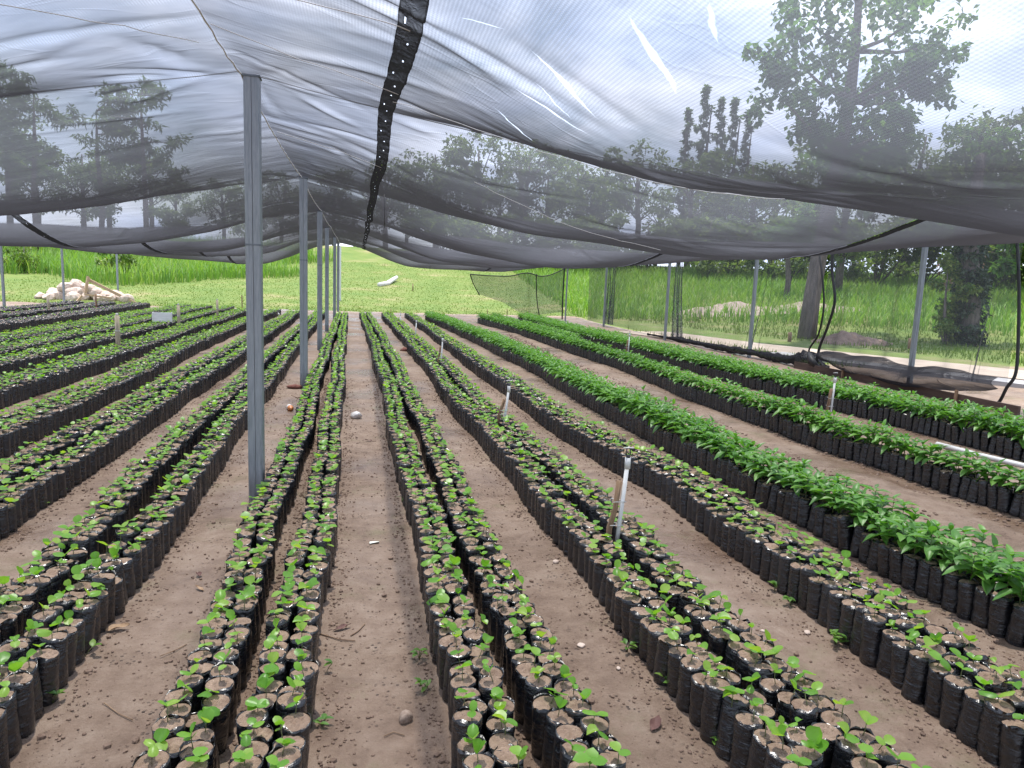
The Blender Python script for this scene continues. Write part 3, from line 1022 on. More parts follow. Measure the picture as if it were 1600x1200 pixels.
# ------------------------------------------------------------------ nets hanging at the sides
def curtain(t, P0, P1, ztop, zbot, folds, n=(70, 34), mat_=None, wob=0.05, name='net_cloth', seed=0):
    """hanging cloth from P0 to P1; ztop/zbot are functions of s in 0..1; folds = [(s, width, depth)]"""
    r = np.random.default_rng(seed)
    P0, P1 = np.array(P0, float), np.array(P1, float)
    d = P1 - P0
    nrm = np.array([d[1], -d[0]]) / np.linalg.norm(d)
    s = np.linspace(0, 1, n[0])
    for (fs, fw, fd) in folds:                              # extra loops where the cloth folds
        s = np.concatenate([s, np.linspace(max(fs - fw * 2, 0), min(fs + fw * 2, 1), 22)])
    s = np.unique(s)
    q = np.linspace(0, 1, n[1])
    S, Q = np.meshgrid(s, q, indexing='ij')
    zt, zb = np.vectorize(ztop)(S), np.vectorize(zbot)(S)
    Z = zt + (zb - zt) * Q
    off = wob * np.sin(S * 17 + seed) * Q * 0.6 + wob * 0.5 * np.sin(S * 41 + Q * 3 + seed)
    for (fs, fw, fd) in folds:
        cen = fs + fw * 0.9 * np.sin(Q * 2.6 + fs * 9)
        off += fd * np.exp(-((S - cen) / fw) ** 2) * np.sin((S - cen) / fw * 7) * (0.35 + Q)
    B = P0[None, None] + d[None, None] * S[..., None] + nrm[None, None] * off[..., None]
    V = np.concatenate([B, Z[..., None]], -1).reshape(-1, 3)
    I = np.arange(len(s) * n[1]).reshape(len(s), -1)
    F = np.stack([I[:-1, :-1], I[1:, :-1], I[1:, 1:], I[:-1, 1:]], -1).reshape(-1, 4)
    return MB().add(V, F).build(name, mat_ or M_CURTAIN, t)


def bundle(t, pts, rad, name, m_, seed, seg=16):
    """net gathered into a lumpy roll"""
    r = np.random.default_rng(seed)
    P = [Vector(p) for p in pts]
    dense, rr = [], []
    for i in range(len(P) - 1):
        for k in range(10):
            dense.append(P[i].lerp(P[i + 1], k / 10))
            rr.append((rad[i] + (rad[i + 1] - rad[i]) * k / 10) * (1 + 0.16 * math.sin(len(rr) * 0.47 + seed) + r.normal(0, 0.08)))
    V, F = tube(dense, rr, seg, True, 0.28)
    V[:, 2] = np.maximum(V[:, 2], 0.01)
    return MB().add(V, F).build(name, m_, t)


def hem(t, pts, r, name='hem'):
    P = [Vector(p) for p in pts]
    out = []
    for i in range(len(P) - 1):
        a, b_, c, d = P[max(i - 1, 0)], P[i], P[i + 1], P[min(i + 2, len(P) - 1)]
        for k in range(8):
            q = k / 8
            out.append(0.5 * ((2 * b_) + (c - a) * q + (2 * a - 5 * b_ + 4 * c - d) * q * q + (3 * b_ - a - 3 * c + d) * q ** 3))
    out.append(P[-1])
    V, F = tube(out, r, 6)
    return MB().add(V, F).build(name, M_HEM, t)


side = thing('side_net', 'long black side net hung between the right posts, grass seen through it', 'shade net', (0, 0, 0), 0, 'nets hung along the sides')
curtain(side, (9.62, 29.9), (9.58, 13.95), lambda s: 2.47 + 0.08 * s - 0.10 * abs(math.sin(s * 9.4)), lambda s: 0.10,
        [(0.155, 0.008, 0.10), (0.185, 0.006, 0.10), (0.555, 0.006, 0.10), (0.575, 0.005, 0.09), (0.86, 0.02, 0.05)], (110, 30), seed=2)
bundle(side, [(9.35, 22.5, 0.08), (9.45, 20, 0.1), (9.4, 18, 0.10), (9.5, 16, 0.12), (9.5, 14.8, 0.12), (9.52, 13.9, 0.2), (9.6, 13.3, 0.08)], [0.03, 0.06, 0.07, 0.08, 0.09, 0.17, 0.06], 'gathered_hem', M_BUNCH, 3)
hem(side, [(9.6, 13.95, 2.58), (9.5, 13.85, 2.45), (9.45, 13.62, 2.0), (9.47, 13.50, 1.4), (9.5, 13.62, 0.8), (9.5, 13.9, 0.42), (9.5, 13.75, 0.12)], 0.022, 'edge_tape')
V, F = tube([(9.5, 13.85, 0.26), (9.38, 13.7, 0.34), (9.3, 13.5, 0.24), (9.35, 13.3, 0.1)], [0.03, 0.06, 0.07, 0.04], 8, True, 0.3)
MB().add(V, F).build('torn_end', M_HEM, side)

side2 = thing('side_net', 'near side net with black edge tapes and a gathered grey bottom over a timber board', 'shade net', (0, 0, 0), 0, 'nets hung along the sides')


def bot2(s):
    return 0.36 + 0.07 * math.sin(s * 8.2 + 0.3) * s + 0.025 * math.sin(s * 19) - 0.08 * math.sin(3.1 * s) 


curtain(side2, (9.55, 13.62), (9.5, 9.0), lambda s: 2.55 + 0.05 * s, bot2, [(0.9, 0.03, 0.03)], (80, 30), seed=5, wob=0.07)
n1_, n2_ = 70, 9                                            # the gathered bottom: a sagging, doubled fold of net
S, Q = np.meshgrid(np.linspace(0, 1, n1_), np.linspace(0, 1, n2_), indexing='ij')
Zb = np.vectorize(bot2)(S)
wd = 0.14 + 0.44 * np.sin(np.pi * np.clip(S * 1.02, 0, 1)) ** 0.7 * (0.75 + 0.25 * np.sin(S * 11))
Xb = 9.52 - wd * np.sin(Q * np.pi) * 0.75 - 0.05
Zb2 = Zb + 0.16 * (1 - Q) * (0.4 + np.sin(np.pi * S)) - 0.27 * Q * (0.4 + 0.6 * np.sin(np.pi * S)) + 0.007 * np.sin(S * 47 + Q * 4)
Yb = 13.45 - 4.35 * S + 0.03 * np.sin(Q * 5 + S * 13)
V = np.stack([Xb, Yb, np.maximum(Zb2, 0.1)], -1).reshape(-1, 3)
I = np.arange(n1_ * n2_).reshape(n1_, n2_)
MB().add(V, np.stack([I[:-1, :-1], I[1:, :-1], I[1:, 1:], I[:-1, 1:]], -1).reshape(-1, 4)).build('gathered_hem', M_BUNCH, side2)
hem(side2, [(9.55, 13.5, 2.6), (9.5, 13.38, 2.1), (9.5, 13.2, 1.5), (9.5, 13.35, 0.95), (9.5, 13.55, 0.5), (9.52, 13.62, 0.1)], 0.03, 'edge_tape')
hem(side2, [(9.5, 9.15, 2.62), (9.5, 9.0, 1.9), (9.5, 8.9, 1.2), (9.5, 8.85, 0.6), (9.48, 8.95, 0.35), (9.5, 9.08, 0.1), (9.52, 9.3, 0.03)], 0.026, 'edge_tape')

endn = thing('end_net', 'loose end net hanging in a slant below the far right roof edge', 'shade net', (0, 0, 0), 0, 'nets hung along the sides')


def zt_end(s):
    return float(np.interp(s, [0, 0.2, 0.42, 0.6, 0.72, 0.85, 1.0], [1.86, 1.83, 1.84, 2.04, 1.90, 1.94, 2.25]))


curtain(endn, (4.5, 30.0), (8.5, 30.0), zt_end, lambda s: float(np.interp(s, [0, 0.1, 0.35, 0.6, 0.62, 1.0], [1.80, 1.05, 0.75, 0.2, 0.2, 0.42])), [(0.62, 0.02, 0.05)], (60, 24), M_ENDNET, seed=8)
hem(endn, [(4.5 + 4 * s, 30.0, zt_end(s)) for s in np.linspace(0, 1, 12)], 0.022, 'top_cord')
hem(endn, [(4.48, 30, 1.87), (4.62, 30, 1.5), (4.9, 30, 1.02)], 0.022, 'edge_tape')
hem(endn, [(7.3, 29.98, 1.98), (7.33, 29.97, 1.2), (7.42, 29.98, 0.6), (7.5, 29.97, 0.25)], 0.02, 'edge_tape')
hem(endn, [(8.52, 30, 2.3), (8.5, 29.98, 1.2), (8.52, 30, 0.1)], 0.03, 'edge_tape')

bd = thing('timber_edging', 'weathered brown timber edging board along the foot of the near side net', 'edging board')
V, F = box((9.30, 11.3, 0.06), (0.045, 5.6, 0.18))
V[:, 0] += (V[:, 1] - 11.3) * 0.01
MB().add(V, F).build('board', M_EDGE, bd, smooth=False)
for y in (9.6, 12.4):
    V, F = box((9.25 + (y - 11.3) * 0.01, y, 0.08), (0.035, 0.04, 0.27))
    MB().add(V, F).build('peg', M_STAKE, bd, smooth=False)


# ------------------------------------------------------------------ leaves, bags, seedlings: the shapes
def leaf(L, W, ny, nx, cup, droop, wave=0.0, pointed=False, seed=0, fold=0.0):
    """a leaf lying along +Y from the origin: ny x nx quads"""
    r = np.random.default_rng(seed)
    t = np.linspace(0.0, 1.0, ny + 1)
    if pointed:
        w = W / 2 * np.sin(np.pi * np.clip(t, 0, 1) ** 0.85) ** 0.85
    else:
        w = W / 2 * np.sqrt(np.clip(1 - (2 * t - 1) ** 2, 0, 1))
    w = np.maximum(w, 0.0006)
    s = np.linspace(-1, 1, nx + 1)
    T, S = np.meshgrid(t, s, indexing='ij')
    Wd = np.repeat(w[:, None], nx + 1, 1)
    X = S * Wd
    Y = T * L
    Z = cup * (np.abs(S) ** 1.5) * Wd - droop * L * T ** 2 + wave * L * np.sin(T * 9 + S * 2 + seed) * np.abs(S)
    if not pointed:
        Z -= 0.08 * L * (1 - np.abs(S)) * np.exp(-((T - 0.5) / 0.3) ** 2) * 0.4
        Y = Y - 0.10 * L * (np.abs(S) ** 2) * (T < 0.5) * (1 - 2 * T)   # heart-shaped base
    if fold:
        Z += fold * np.abs(S) * Wd
    V = np.stack([X, Y, Z], -1).reshape(-1, 3)
    I = np.arange((ny + 1) * (nx + 1)).reshape(ny + 1, nx + 1)
    F = np.stack([I[:-1, :-1], I[:-1, 1:], I[1:, 1:], I[1:, :-1]], -1).reshape(-1, 4)
    return V, F


BAG_H, BAG_R = 0.20, 0.0475


def bag_shape(seed, seg=16, rings=6, detail=True):
    r = np.random.default_rng(seed)
    zs = np.concatenate([[0.0, 0.008], np.linspace(0.03, BAG_H - 0.014, rings - 3), [BAG_H + 0.002, BAG_H - 0.006]])
    rads = np.concatenate([[0.90, 1.0], np.full(rings - 3, 1.0), [0.985, 0.965]])
    ph = r.uniform(0, 6.28, 5)
    th = np.arange(seg) * 2 * math.pi / seg
    V = []
    for i, (z, k) in enumerate(zip(zs, rads)):
        a = 1 + 0.035 * np.sin(2 * th + ph[0]) + 0.025 * np.sin(3 * th + ph[1] + z * 14) + 0.02 * np.sin(5 * th + ph[2] - z * 30)
        if detail:
            a = a + r.normal(0, 0.016, seg) + 0.016 * np.sin(z * 85 + ph[3]) + 0.012 * np.sin(z * 190 + ph[1] + 2 * np.sin(th + ph[0])) - 0.035 * np.exp(-((z - 0.085 - 0.05 * math.sin(ph[2])) / 0.02) ** 2) * (0.5 + 0.5 * np.sin(th + ph[4]))
        rr = BAG_R * k * a
        zz = z + (0.006 * np.sin(2 * th + ph[4]) + r.normal(0, 0.0034 if detail else 0.002, seg) if i >= len(zs) - 2 else 0)
        V.append(np.stack([rr * np.cos(th), rr * np.sin(th), np.zeros(seg) + zz], -1))
    V = np.concatenate(V)
    F = []
    for i in range(len(zs) - 1):
        for k in range(seg):
            k2 = (k + 1) % seg
            F.append((i * seg + k, i * seg + k2, (i + 1) * seg + k2, (i + 1) * seg + k))
    # soil: a rough disc a little under the rim
    SV, SF = [], []
    nr = 3 if detail else 1
    SV.append((0, 0, BAG_H + 0.001 + r.normal(0, 0.003)))
    for j in range(1, nr + 1):
        q = j / nr
        for k in range(seg):
            rr = BAG_R * 0.972 * q * (1 + 0.035 * math.sin(2 * th[k] + ph[0]))
            SV.append((rr * math.cos(th[k]), rr * math.sin(th[k]), BAG_H + 0.0005 - 0.005 * q ** 3 + (r.normal(0, 0.0040) if j < nr else 0)))
    T3 = [(0, 1 + k, 1 + (k + 1) % seg) for k in range(seg)]
    Q4 = [(1 + (j - 1) * seg + k, 1 + j * seg + k, 1 + j * seg + (k + 1) % seg, 1 + (j - 1) * seg + (k + 1) % seg) for j in range(1, nr) for k in range(seg)]
    SFs = [np.array(T3)] + ([np.array(Q4)] if Q4 else [])
    return V, np.array(F), np.array(SV), SFs


NB = 9
bag_meshes, soil_meshes = [], []
for i in range(NB):
    V, F, SV, SF = bag_shape(100 + i, 20, 11)
    bag_meshes.append(MB().add(V, F).mesh('polythene_bag', M_BAG))
    soil_meshes.append(MB().add(SV, SF).mesh('soil', M_SOIL))
young_leaf_meshes = []
for i in range(7):
    V, F = leaf(0.046 + 0.004 * (i % 3), 0.045 + 0.003 * (i % 4), 6, 4, [0.25, 0.05, -0.2, 0.4, 0.15, -0.35, 0.3][i], [0.05, 0.2, 0.3, 0.0, 0.12, 0.5, 0.25][i], 0.02, False, i, [0, 0.1, 0, 0.25, 0, -0.2, 0.45][i])
    young_leaf_meshes.append(MB().add(V, F).mesh('leaf', M_YOUNG))
coffee_leaf_meshes = []
for i in range(6):
    V, F = leaf(0.112, 0.056, 6, 4, [0.25, 0.1, 0.35, 0.2, 0.3, 0.15][i], [0.25, 0.45, 0.6, 0.35, 0.15, 0.5][i], 0.022, True, i, 0.18)
    coffee_leaf_meshes.append(MB().add(V, F).mesh('leaf', M_COFFEE))
stem_meshes = []
for i in range(5):
    h = 0.026 + 0.007 * i
    V, F = tube([(0, 0, -0.012), (0.002 * (i - 2), 0.002, h * 0.5), (0.003 * (i - 2), 0.0, h)], [0.0019, 0.0016, 0.0014], 5)
    stem_meshes.append((MB().add(V, F).mesh('seedling', M_STEM), Vector((0.003 * (i - 2), 0, h))))
coffee_stems = []
for i in range(3):
    h = 0.125 + 0.02 * i
    V, F = tube([(0, 0, -0.012), (0.004 * (i - 1), 0.003, h * 0.5), (0.006 * (i - 1), 0.0, h)], [0.0028, 0.0024, 0.0017], 5)
    coffee_stems.append((MB().add(V, F).mesh('seedling', M_STEM), h))


def coffee_layout(r, h):
    """leaf poses of one coffee plant: (height, turn, pitch, size)"""
    out = []
    a0 = r.uniform(0, 6.28)
    n = int(r.integers(5, 7))
    for k in range(n):
        q = k / (n - 1)
        for s in (0, math.pi):
            out.append((h * (0.35 + 0.65 * q), a0 + k * 1.57 + s + r.normal(0, 0.25), R(10 + 36 * q ** 2 + r.normal(0, 15)), (1.05 - 0.5 * q ** 3) * r.uniform(0.75, 1.15)))
    return out


# joined foliage for the coffee plants whose leaves are too small to pick apart
coffee_bushes = []
for i in range(5):
    r = np.random.default_rng(60 + i)
    h = 0.13 + 0.012 * i
    mb = MB()
    V, F = tube([(0, 0, -0.012), (0, 0, h)], [0.0028, 0.0018], 4, False)
    mb.add(V, F, 1)
    for (z, a, pt, s) in coffee_layout(r, h):
        LV, LF = leaf(0.112 * s, 0.055 * s, 4, 2, 0.3, r.uniform(0.2, 0.55), 0.02, True, i, 0.15)
        Rm = np.array(Matrix.Rotation(a, 3, 'Z') @ Matrix.Rotation(pt, 3, 'X'))
        mb.add(LV @ Rm.T + np.array([0, 0, z]), LF, 0, r.uniform(0, 1) * 0.6)
    coffee_bushes.append(mb.mesh('seedling', [M_COFFEE, M_STEM]))

# ------------------------------------------------------------------ where the bags stand
ST = []     # (key, where it is, y-knots, left edge, width, lines, y0, y1, kind)


def strip(key, where, ky, kl, width, lines, y0, y1, kind='young'):
    ST.append((key, where, ky, kl, width, lines, y0, y1, kind))


kA = [2, 7, 8.6, 14.3, 28.5]
strip('A', 'strip hugging left of central path', kA, [-.36, -.36, -.38, -.47, -.63], .215, 2, 1.45, 28.4)
strip('B', 'strip at foot of tall posts', kA, [-.65, -.65, -.69, -.75, -.84], .215, 2, 1.45, 28.3)
kC = [2, 5, 10.8, 17.5, 28.8]
strip('C', 'strip hugging right of central path', kC, [.325, .31, .29, .21, .0], .205, 2, 1.4, 28.8)
strip('D', 'second strip right of central path', kC, [.60, .58, .53, .47, .25], .205, 2, 1.4, 28.9)
kE = [2, 4, 6.4, 9, 13, 19.5, 29.2]
strip('E', 'third strip right of central path', kE, [1.25, 1.24, 1.19, 1.12, 1.11, 1.02, .84], .20, 2, 1.4, 29.2)
strip('F', 'fourth strip right of central path', kE, [1.50, 1.49, 1.44, 1.38, 1.36, 1.25, 1.06], .20, 2, 1.4, 29.6)
kG = [2.5, 5, 7, 8.5, 14.7, 21.3, 29.7]
strip('G', 'fifth strip right of central path', kG, [2.24, 2.28, 2.12, 2.05, 1.97, 1.91, 1.78], .34, 3, 1.6, 29.6)
kH = [2.7, 5, 8, 12.7, 17, 21.6, 28.2]
strip('H', 'big-leaved strip left of dirt track', kH, [3.06, 3.04, 3.0, 3.05, 3.0, 2.84, 2.49], .35, 3, 2.2, 28.2, 'coffee')
kI = [4.5, 6.5, 9.7, 13.5, 16.4, 21.8, 27.3]
strip('I', 'big-leaved strip right of dirt track', kI, [4.93, 4.76, 4.78, 4.98, 4.9, 4.85, 4.42], .225, 2, 3.6, 27.3, 'coffee')
strip('K', 'short far big-leaved strip beside dirt track', [17, 28], [5.35, 5.0], .225, 2, 17.7, 27.8, 'coffee')
kJ = [6, 9, 11.2, 18, 28]
strip('J', 'big-leaved strip second from side net', kJ, [6.72, 6.6, 6.42, 6.25, 6.2], .225, 2, 4.9, 28.5, 'coffee')
strip('N', 'big-leaved strip along side net', kJ, [7.12, 7.02, 6.85, 6.7, 6.6], .225, 2, 5.2, 29.0, 'coffee')
kL = [2, 5, 9, 13, 21, 29]
strip('L1', 'strip left of tall posts', kL, [-1.315, -1.30, -1.36, -1.36, -1.44, -1.48], .215, 2, 2.2, 29.0)
strip('L2', 'second strip left of tall posts', kL, [-1.61, -1.60, -1.67, -1.68, -1.70, -1.68], .215, 2, 3.0, 29.4)
strip('L3', 'third strip left of tall posts', kL, [-2.27, -2.27, -2.24, -2.24, -2.28, -2.36], .215, 2, 3.8, 28.8)
strip('L4', 'fourth strip left of tall posts', kL, [-2.55, -2.55, -2.53, -2.54, -2.55, -2.58], .215, 2, 4.3, 28.4)
strip('L5', 'fifth strip left of tall posts', [6, 8, 10, 14, 18, 28], [-3.42, -3.32, -3.32, -3.48, -3.55, -3.42], .43, 4, 5.6, 29.6)
strip('L6', '', [8, 12, 20, 28], [-4.47, -4.42, -4.47, -4.52], .54, 5, 7.8, 29.2)
strip('L7', '', [8, 12, 20, 31], [-5.46, -5.38, -5.3, -5.3], .42, 4, 9.6, 31)
strip('L8', '', [8, 31], [-6.2, -6.25], .54, 5, 11.0, 30.8)
strip('L9', '', [8, 31], [-7.05, -7.15], .64, 6, 12.4, 31)
strip('L10', '', [8, 31], [-8.75, -8.9], .75, 7, 15.0, 31.4, 'bare')
strip('L11', '', [8, 31], [-9.8, -10.1], .64, 6, 17.0, 31.6, 'bare')
strip('L12', '', [8, 31], [-11.0, -11.2], .64, 6, 19.0, 31.4, 'bare')

bags = []       # dict(x, y, z, kind, strip, line, px)
PITCH_Y = 0.0945
RISERS = [(1.47, 3.83), (1.47, 7.28), (1.40, 12.58), (1.37, 18.18), (1.3, 23.89), (-0.73, 5.46), (-0.78, 10.84), (-0.84, 16.35), (-0.92, 21.8), (-0.88, 27.2)]
for (key, where, ky, kl, width, lines, y0, y1, kind) in ST:
    r = np.random.default_rng(abs(hash(key)) % 1000 if False else sum(map(ord, key)) * 7)
    ph = r.uniform(0, 6.28, 3)
    for ln in range(lines):
        y = y0 + (0.5 * PITCH_Y if ln % 2 else 0) + r.uniform(0, 0.03)
        while y < y1:
            xl = float(np.interp(y, ky, kl))
            fx = (ln + 0.5) / lines
            x = xl + width * (0.5 + (fx - 0.5) * (0.96 if lines < 4 else 1.0)) + 0.018 * math.sin(y * 1.1 + ph[0]) + 0.010 * math.sin(y * 3.3 + ph[1]) + r.normal(0, 0.005)
            p = in_px((x, y, 0.15))
            ok = p is not None and -420 < p[0] < 2050 and p[1] < 1500
            if ok and all((x - a) ** 2 + (y - b_) ** 2 > 0.0062 for a, b_ in RISERS):
                empty_p = 0.06 if kind == 'young' else (0.01 if kind == 'coffee' else 0.92)
                bags.append(dict(x=x, y=y, kind='coffee' if kind == 'coffee' else 'young', key=key, where=where, ln=ln, lines=lines, px=p,
                                 bare=r.random() < empty_p, tall=float(np.clip(1 + r.normal(0, 0.06) + 0.04 * math.sin(y * 0.7 + ph[2]), 0.85, 1.15)), wide=float(r.uniform(0.95, 1.05)), rot=float(r.uniform(0, 6.28)),
                                 tx=float(r.normal(0, 0.055)), ty=float(r.normal(0, 0.055))))
            y += PITCH_Y * r.uniform(0.93, 1.07)


def visible(b):
    u, v, d = b['px']
    return -8 < u < 1608 and v < 1215


for b in bags:
    b['d'] = b['px'][2]
young = sorted([b for b in bags if b['kind'] == 'young' and visible(b) and b['where']], key=lambda b: b['d'])[:300]
coff = sorted([b for b in bags if b['kind'] == 'coffee' and visible(b)], key=lambda b: b['d'])[:300]
single = set(map(id, young)) | set(map(id, coff))
LEAF_PARTS = set(id(b) for b in coff[:130])

_on = ['first', 'second', 'third', 'fourth', 'fifth', 'sixth', 'seventh', 'eighth', 'ninth', 'tenth', 'eleventh', 'twelfth']


def ordinal(n):
    if n <= 12:
        return _on[n - 1]
    s = 'th' if 10 <= n % 100 <= 20 else {1: 'st', 2: 'nd', 3: 'rd'}.get(n % 10, 'th')
    return f'{n}{s}'


rank = {}
for b in sorted(young + coff, key=lambda b: b['y']):
    k = (b['key'], b['ln'])
    rank[k] = rank.get(k, 0) + 1
    b['rank'] = rank[k]


def line_name(b):
    if b['lines'] == 2:
        return ['left', 'right'][b['ln']]
    if b['lines'] == 3:
        return ['left', 'middle', 'right'][b['ln']]
    return ['leftmost', 'second', 'third', 'rightmost'][b['ln']]


def leaf_obj(mesh, parent, loc, a, pitch, s):
    o = bpy.data.objects.new('leaf', mesh)
    COL.objects.link(o)
    o.parent = parent
    o.location = loc
    o.rotation_mode = 'QUATERNION'
    o.rotation_quaternion = (Matrix.Rotation(a, 3, 'Z') @ Matrix.Rotation(pitch, 3, 'X')).to_quaternion()
    o.scale = (s, s, s)
    return o


for b in young + coff:
    r = random.Random(int(b['x'] * 1e4) * 31 + int(b['y'] * 1e4))
    cof = b['kind'] == 'coffee'
    nl = 0
    pre = f"{ordinal(b['rank'])} bag from front in {line_name(b)} line of {b['where']}"
    if cof:
        lab = pre
        nm, cat, grp = 'coffee_plant_bag', 'potted plant', 'bagged coffee plants with big dark leaves'
    else:
        u = r.random()
        nl = 0 if b['bare'] else (1 if u < 0.07 else 2 if u < 0.72 else 3 if u < 0.86 else 4)
        lab = pre + (', bare' if nl == 0 else '')
        nm, cat, grp = 'seedling_bag', 'potted seedling', 'black bags with young round-leaved seedlings'
    t = thing(nm, lab, cat, (b['x'], b['y'], float(micro(b['x'], b['y'])) - 0.004), 0, grp)
    i = r.randrange(NB)
    bo = put('polythene_bag', bag_meshes[i], t)
    so = put('soil', soil_meshes[i], t)
    for o in (bo, so):
        o.rotation_euler = (b['tx'], b['ty'], b['rot'])
        o.scale = (b['wide'], b['wide'], b['tall'])
    zt = BAG_H * b['tall']
    if cof:
        if b['bare']:
            continue
        if id(b) in LEAF_PARTS:
            k = r.randrange(3)
            sm, h = coffee_stems[k]
            s_ = put('seedling', sm, t, (r.uniform(-.008, .008), r.uniform(-.008, .008), zt))
            rr = np.random.default_rng(r.randrange(10 ** 6))
            hk = r.uniform(0.8, 1.2)
            for (z, a, pt, s) in coffee_layout(rr, h):
                z *= hk if z <= h / max(hk, 1) else 1.0
                leaf_obj(coffee_leaf_meshes[r.randrange(6)], s_, (0, 0, z), a, pt, s * r.uniform(0.9, 1.1))
        else:
            s_ = put('seedling', coffee_bushes[r.randrange(5)], t, (0, 0, zt))
            s_.rotation_euler = (0, 0, r.uniform(0, 6.28))
            k = r.uniform(0.95, 1.2)
            s_.scale = (k, k, k)
    elif nl:
        k = r.randrange(5)
        sm, top = stem_meshes[k]
        s_ = put('seedling', sm, t, (r.uniform(-.014, .014), r.uniform(-.014, .014), zt))
        s_.rotation_euler = (r.gauss(0, .16), r.gauss(0, .16), r.uniform(0, 6.28))
        a0 = r.uniform(0, 6.28)
        sz = r.uniform(0.58, 1.1)
        for j in range(nl):
            up = r.choice([R(-12), R(8), R(16), R(25), R(45), R(62)]) + r.gauss(0, 0.14)
            zz = top if j < 2 else top * 0.72
            leaf_obj(young_leaf_meshes[r.randrange(7)], s_, zz, a0 + j * math.pi + (1.5 if j >= 2 else 0) + r.gauss(0, .35), up, sz * r.uniform(0.8, 1.1) * (1 if j < 2 else 0.7))

# ---- the rest of the bags: two masses, joined
rest_y = [b for b in bags if id(b) not in single and b['kind'] == 'young']
rest_c = [b for b in bags if id(b) not in single and b['kind'] == 'coffee']


def frames(bs):
    n = len(bs)
    a = np.array([b['rot'] for b in bs])
    S = np.zeros((n, 3, 3))
    S[:, 0, 0] = S[:, 1, 1] = [b['wide'] for b in bs]
    S[:, 2, 2] = [b['tall'] for b in bs]
    M_ = rotx(np.array([b['tx'] for b in bs])) @ rotz(a) @ S
    X, Y = np.array([b['x'] for b in bs]), np.array([b['y'] for b in bs])
    L = np.stack([X, Y, micro(X, Y) - 0.004 + land(X, Y)], -1)
    return M_, L


def bag_mass(mb, bs):
    for v in range(4):
        for near in (True, False):
            sel = [b for i, b in enumerate(bs) if i % 4 == v and (b['d'] < 9) == near]
            if not sel:
                continue
            V, F, SV, SF = bag_shape(300 + v, 12 if near else 8, 6 if near else 5, near)
            M_, L = frames(sel)
            mb.scatter(V, F, M_, L, 0)
            mb.scatter(SV, SF, M_, L, 1)


def leaf_mass(mb, bs, cof):
    r = np.random.default_rng(5)
    for near in (True, False):
        sel = [b for b in bs if not b['bare'] and (b['d'] < 10) == near]
        if not sel:
            continue
        n = len(sel)
        X, Y = np.array([b['x'] for b in sel]), np.array([b['y'] for b in sel])
        Zt = BAG_H * np.array([b['tall'] for b in sel]) + land(X, Y)
        if not cof:
            # stems
            h = r.uniform(0.02, 0.055, n)
            SV = np.array([(-.0018, 0, -.01), (.0018, 0, -.01), (0, .0018, -.01), (-.0014, 0, 1), (.0014, 0, 1), (0, .0014, 1)])
            SF = np.array([(0, 1, 4, 3), (1, 2, 5, 4), (2, 0, 3, 5)])
            S = np.zeros((n, 3, 3))
            S[:, 0, 0] = S[:, 1, 1] = 1
            S[:, 2, 2] = h
            ox, oy = r.normal(0, .012, n), r.normal(0, .012, n)
            L0 = np.stack([X + ox, Y + oy, Zt], -1)
            mb.scatter(SV, SF, S, L0, 3)
            a0 = r.uniform(0, 6.28, n)
            sz = r.uniform(0.65, 1.1, n)
            for j in range(4):
                pk = (r.random(n) < (0.97, 0.92, 0.45, 0.3)[j])
                LV, LF = leaf(0.048, 0.047, 4 if near else 3, 2, 0.2 if j % 2 else -0.1, 0.12 + 0.1 * j, 0.02, False, j)
                a = a0 + j * math.pi + (1.5 if j >= 2 else 0) + r.normal(0, .3, n)
                up = r.choice([0.1, 0.25, 0.5, 0.8], n) + r.normal(0, .1, n)
                sc_ = sz * (1 if j < 2 else 0.85)
                M_ = rotz(a) @ rotx(up) * sc_[:, None, None]
                L = L0 + np.stack([np.zeros(n), np.zeros(n), h * (1 if j < 2 else 0.7)], -1)
                mb.scatter(LV, LF, M_[pk], L[pk], 2, r.random(n)[pk])
        else:
            h = r.uniform(0.10, 0.18, n)
            a0 = r.uniform(0, 6.28, n)
            for k in range(5):
                q = k / 4
                for s in (0, math.pi):
                    LV, LF = leaf(0.112, 0.056, 4 if near else 3, 2, 0.3, 0.25 + 0.3 * (1 - q), 0.02, True, k, 0.15)
                    a = a0 + k * 1.57 + s + r.normal(0, .25, n)
                    up = np.radians(12 + 34 * q ** 2) + r.normal(0, .16, n)
                    sc_ = (1.1 - 0.5 * q ** 3) * r.uniform(0.75, 1.15, n)
                    M_ = rotz(a) @ rotx(up) * sc_[:, None, None]
                    L = np.stack([X, Y, Zt + h * (0.32 + 0.68 * q)], -1)
                    mb.scatter(LV, LF, M_, L, 2, r.random(n) * 0.55 + 0.4 * q)


mb = MB()
bag_mass(mb, rest_y)
leaf_mass(mb, rest_y, False)
o = mb.build('seedling_bags', [M_BAG, M_SOIL, M_YOUNG, M_STEM])
o['kind'] = 'stuff'
o['label'] = 'long rows of black seedling bags reaching to the far end of the nursery'
mb = MB()
bag_mass(mb, rest_c)
leaf_mass(mb, rest_c, True)
o = mb.build('coffee_plant_bags', [M_BAG, M_SOIL, M_COFFEE, M_STEM])
o['kind'] = 'stuff'
o['label'] = 'farther rows of black bags with big dark coffee leaves on the right'


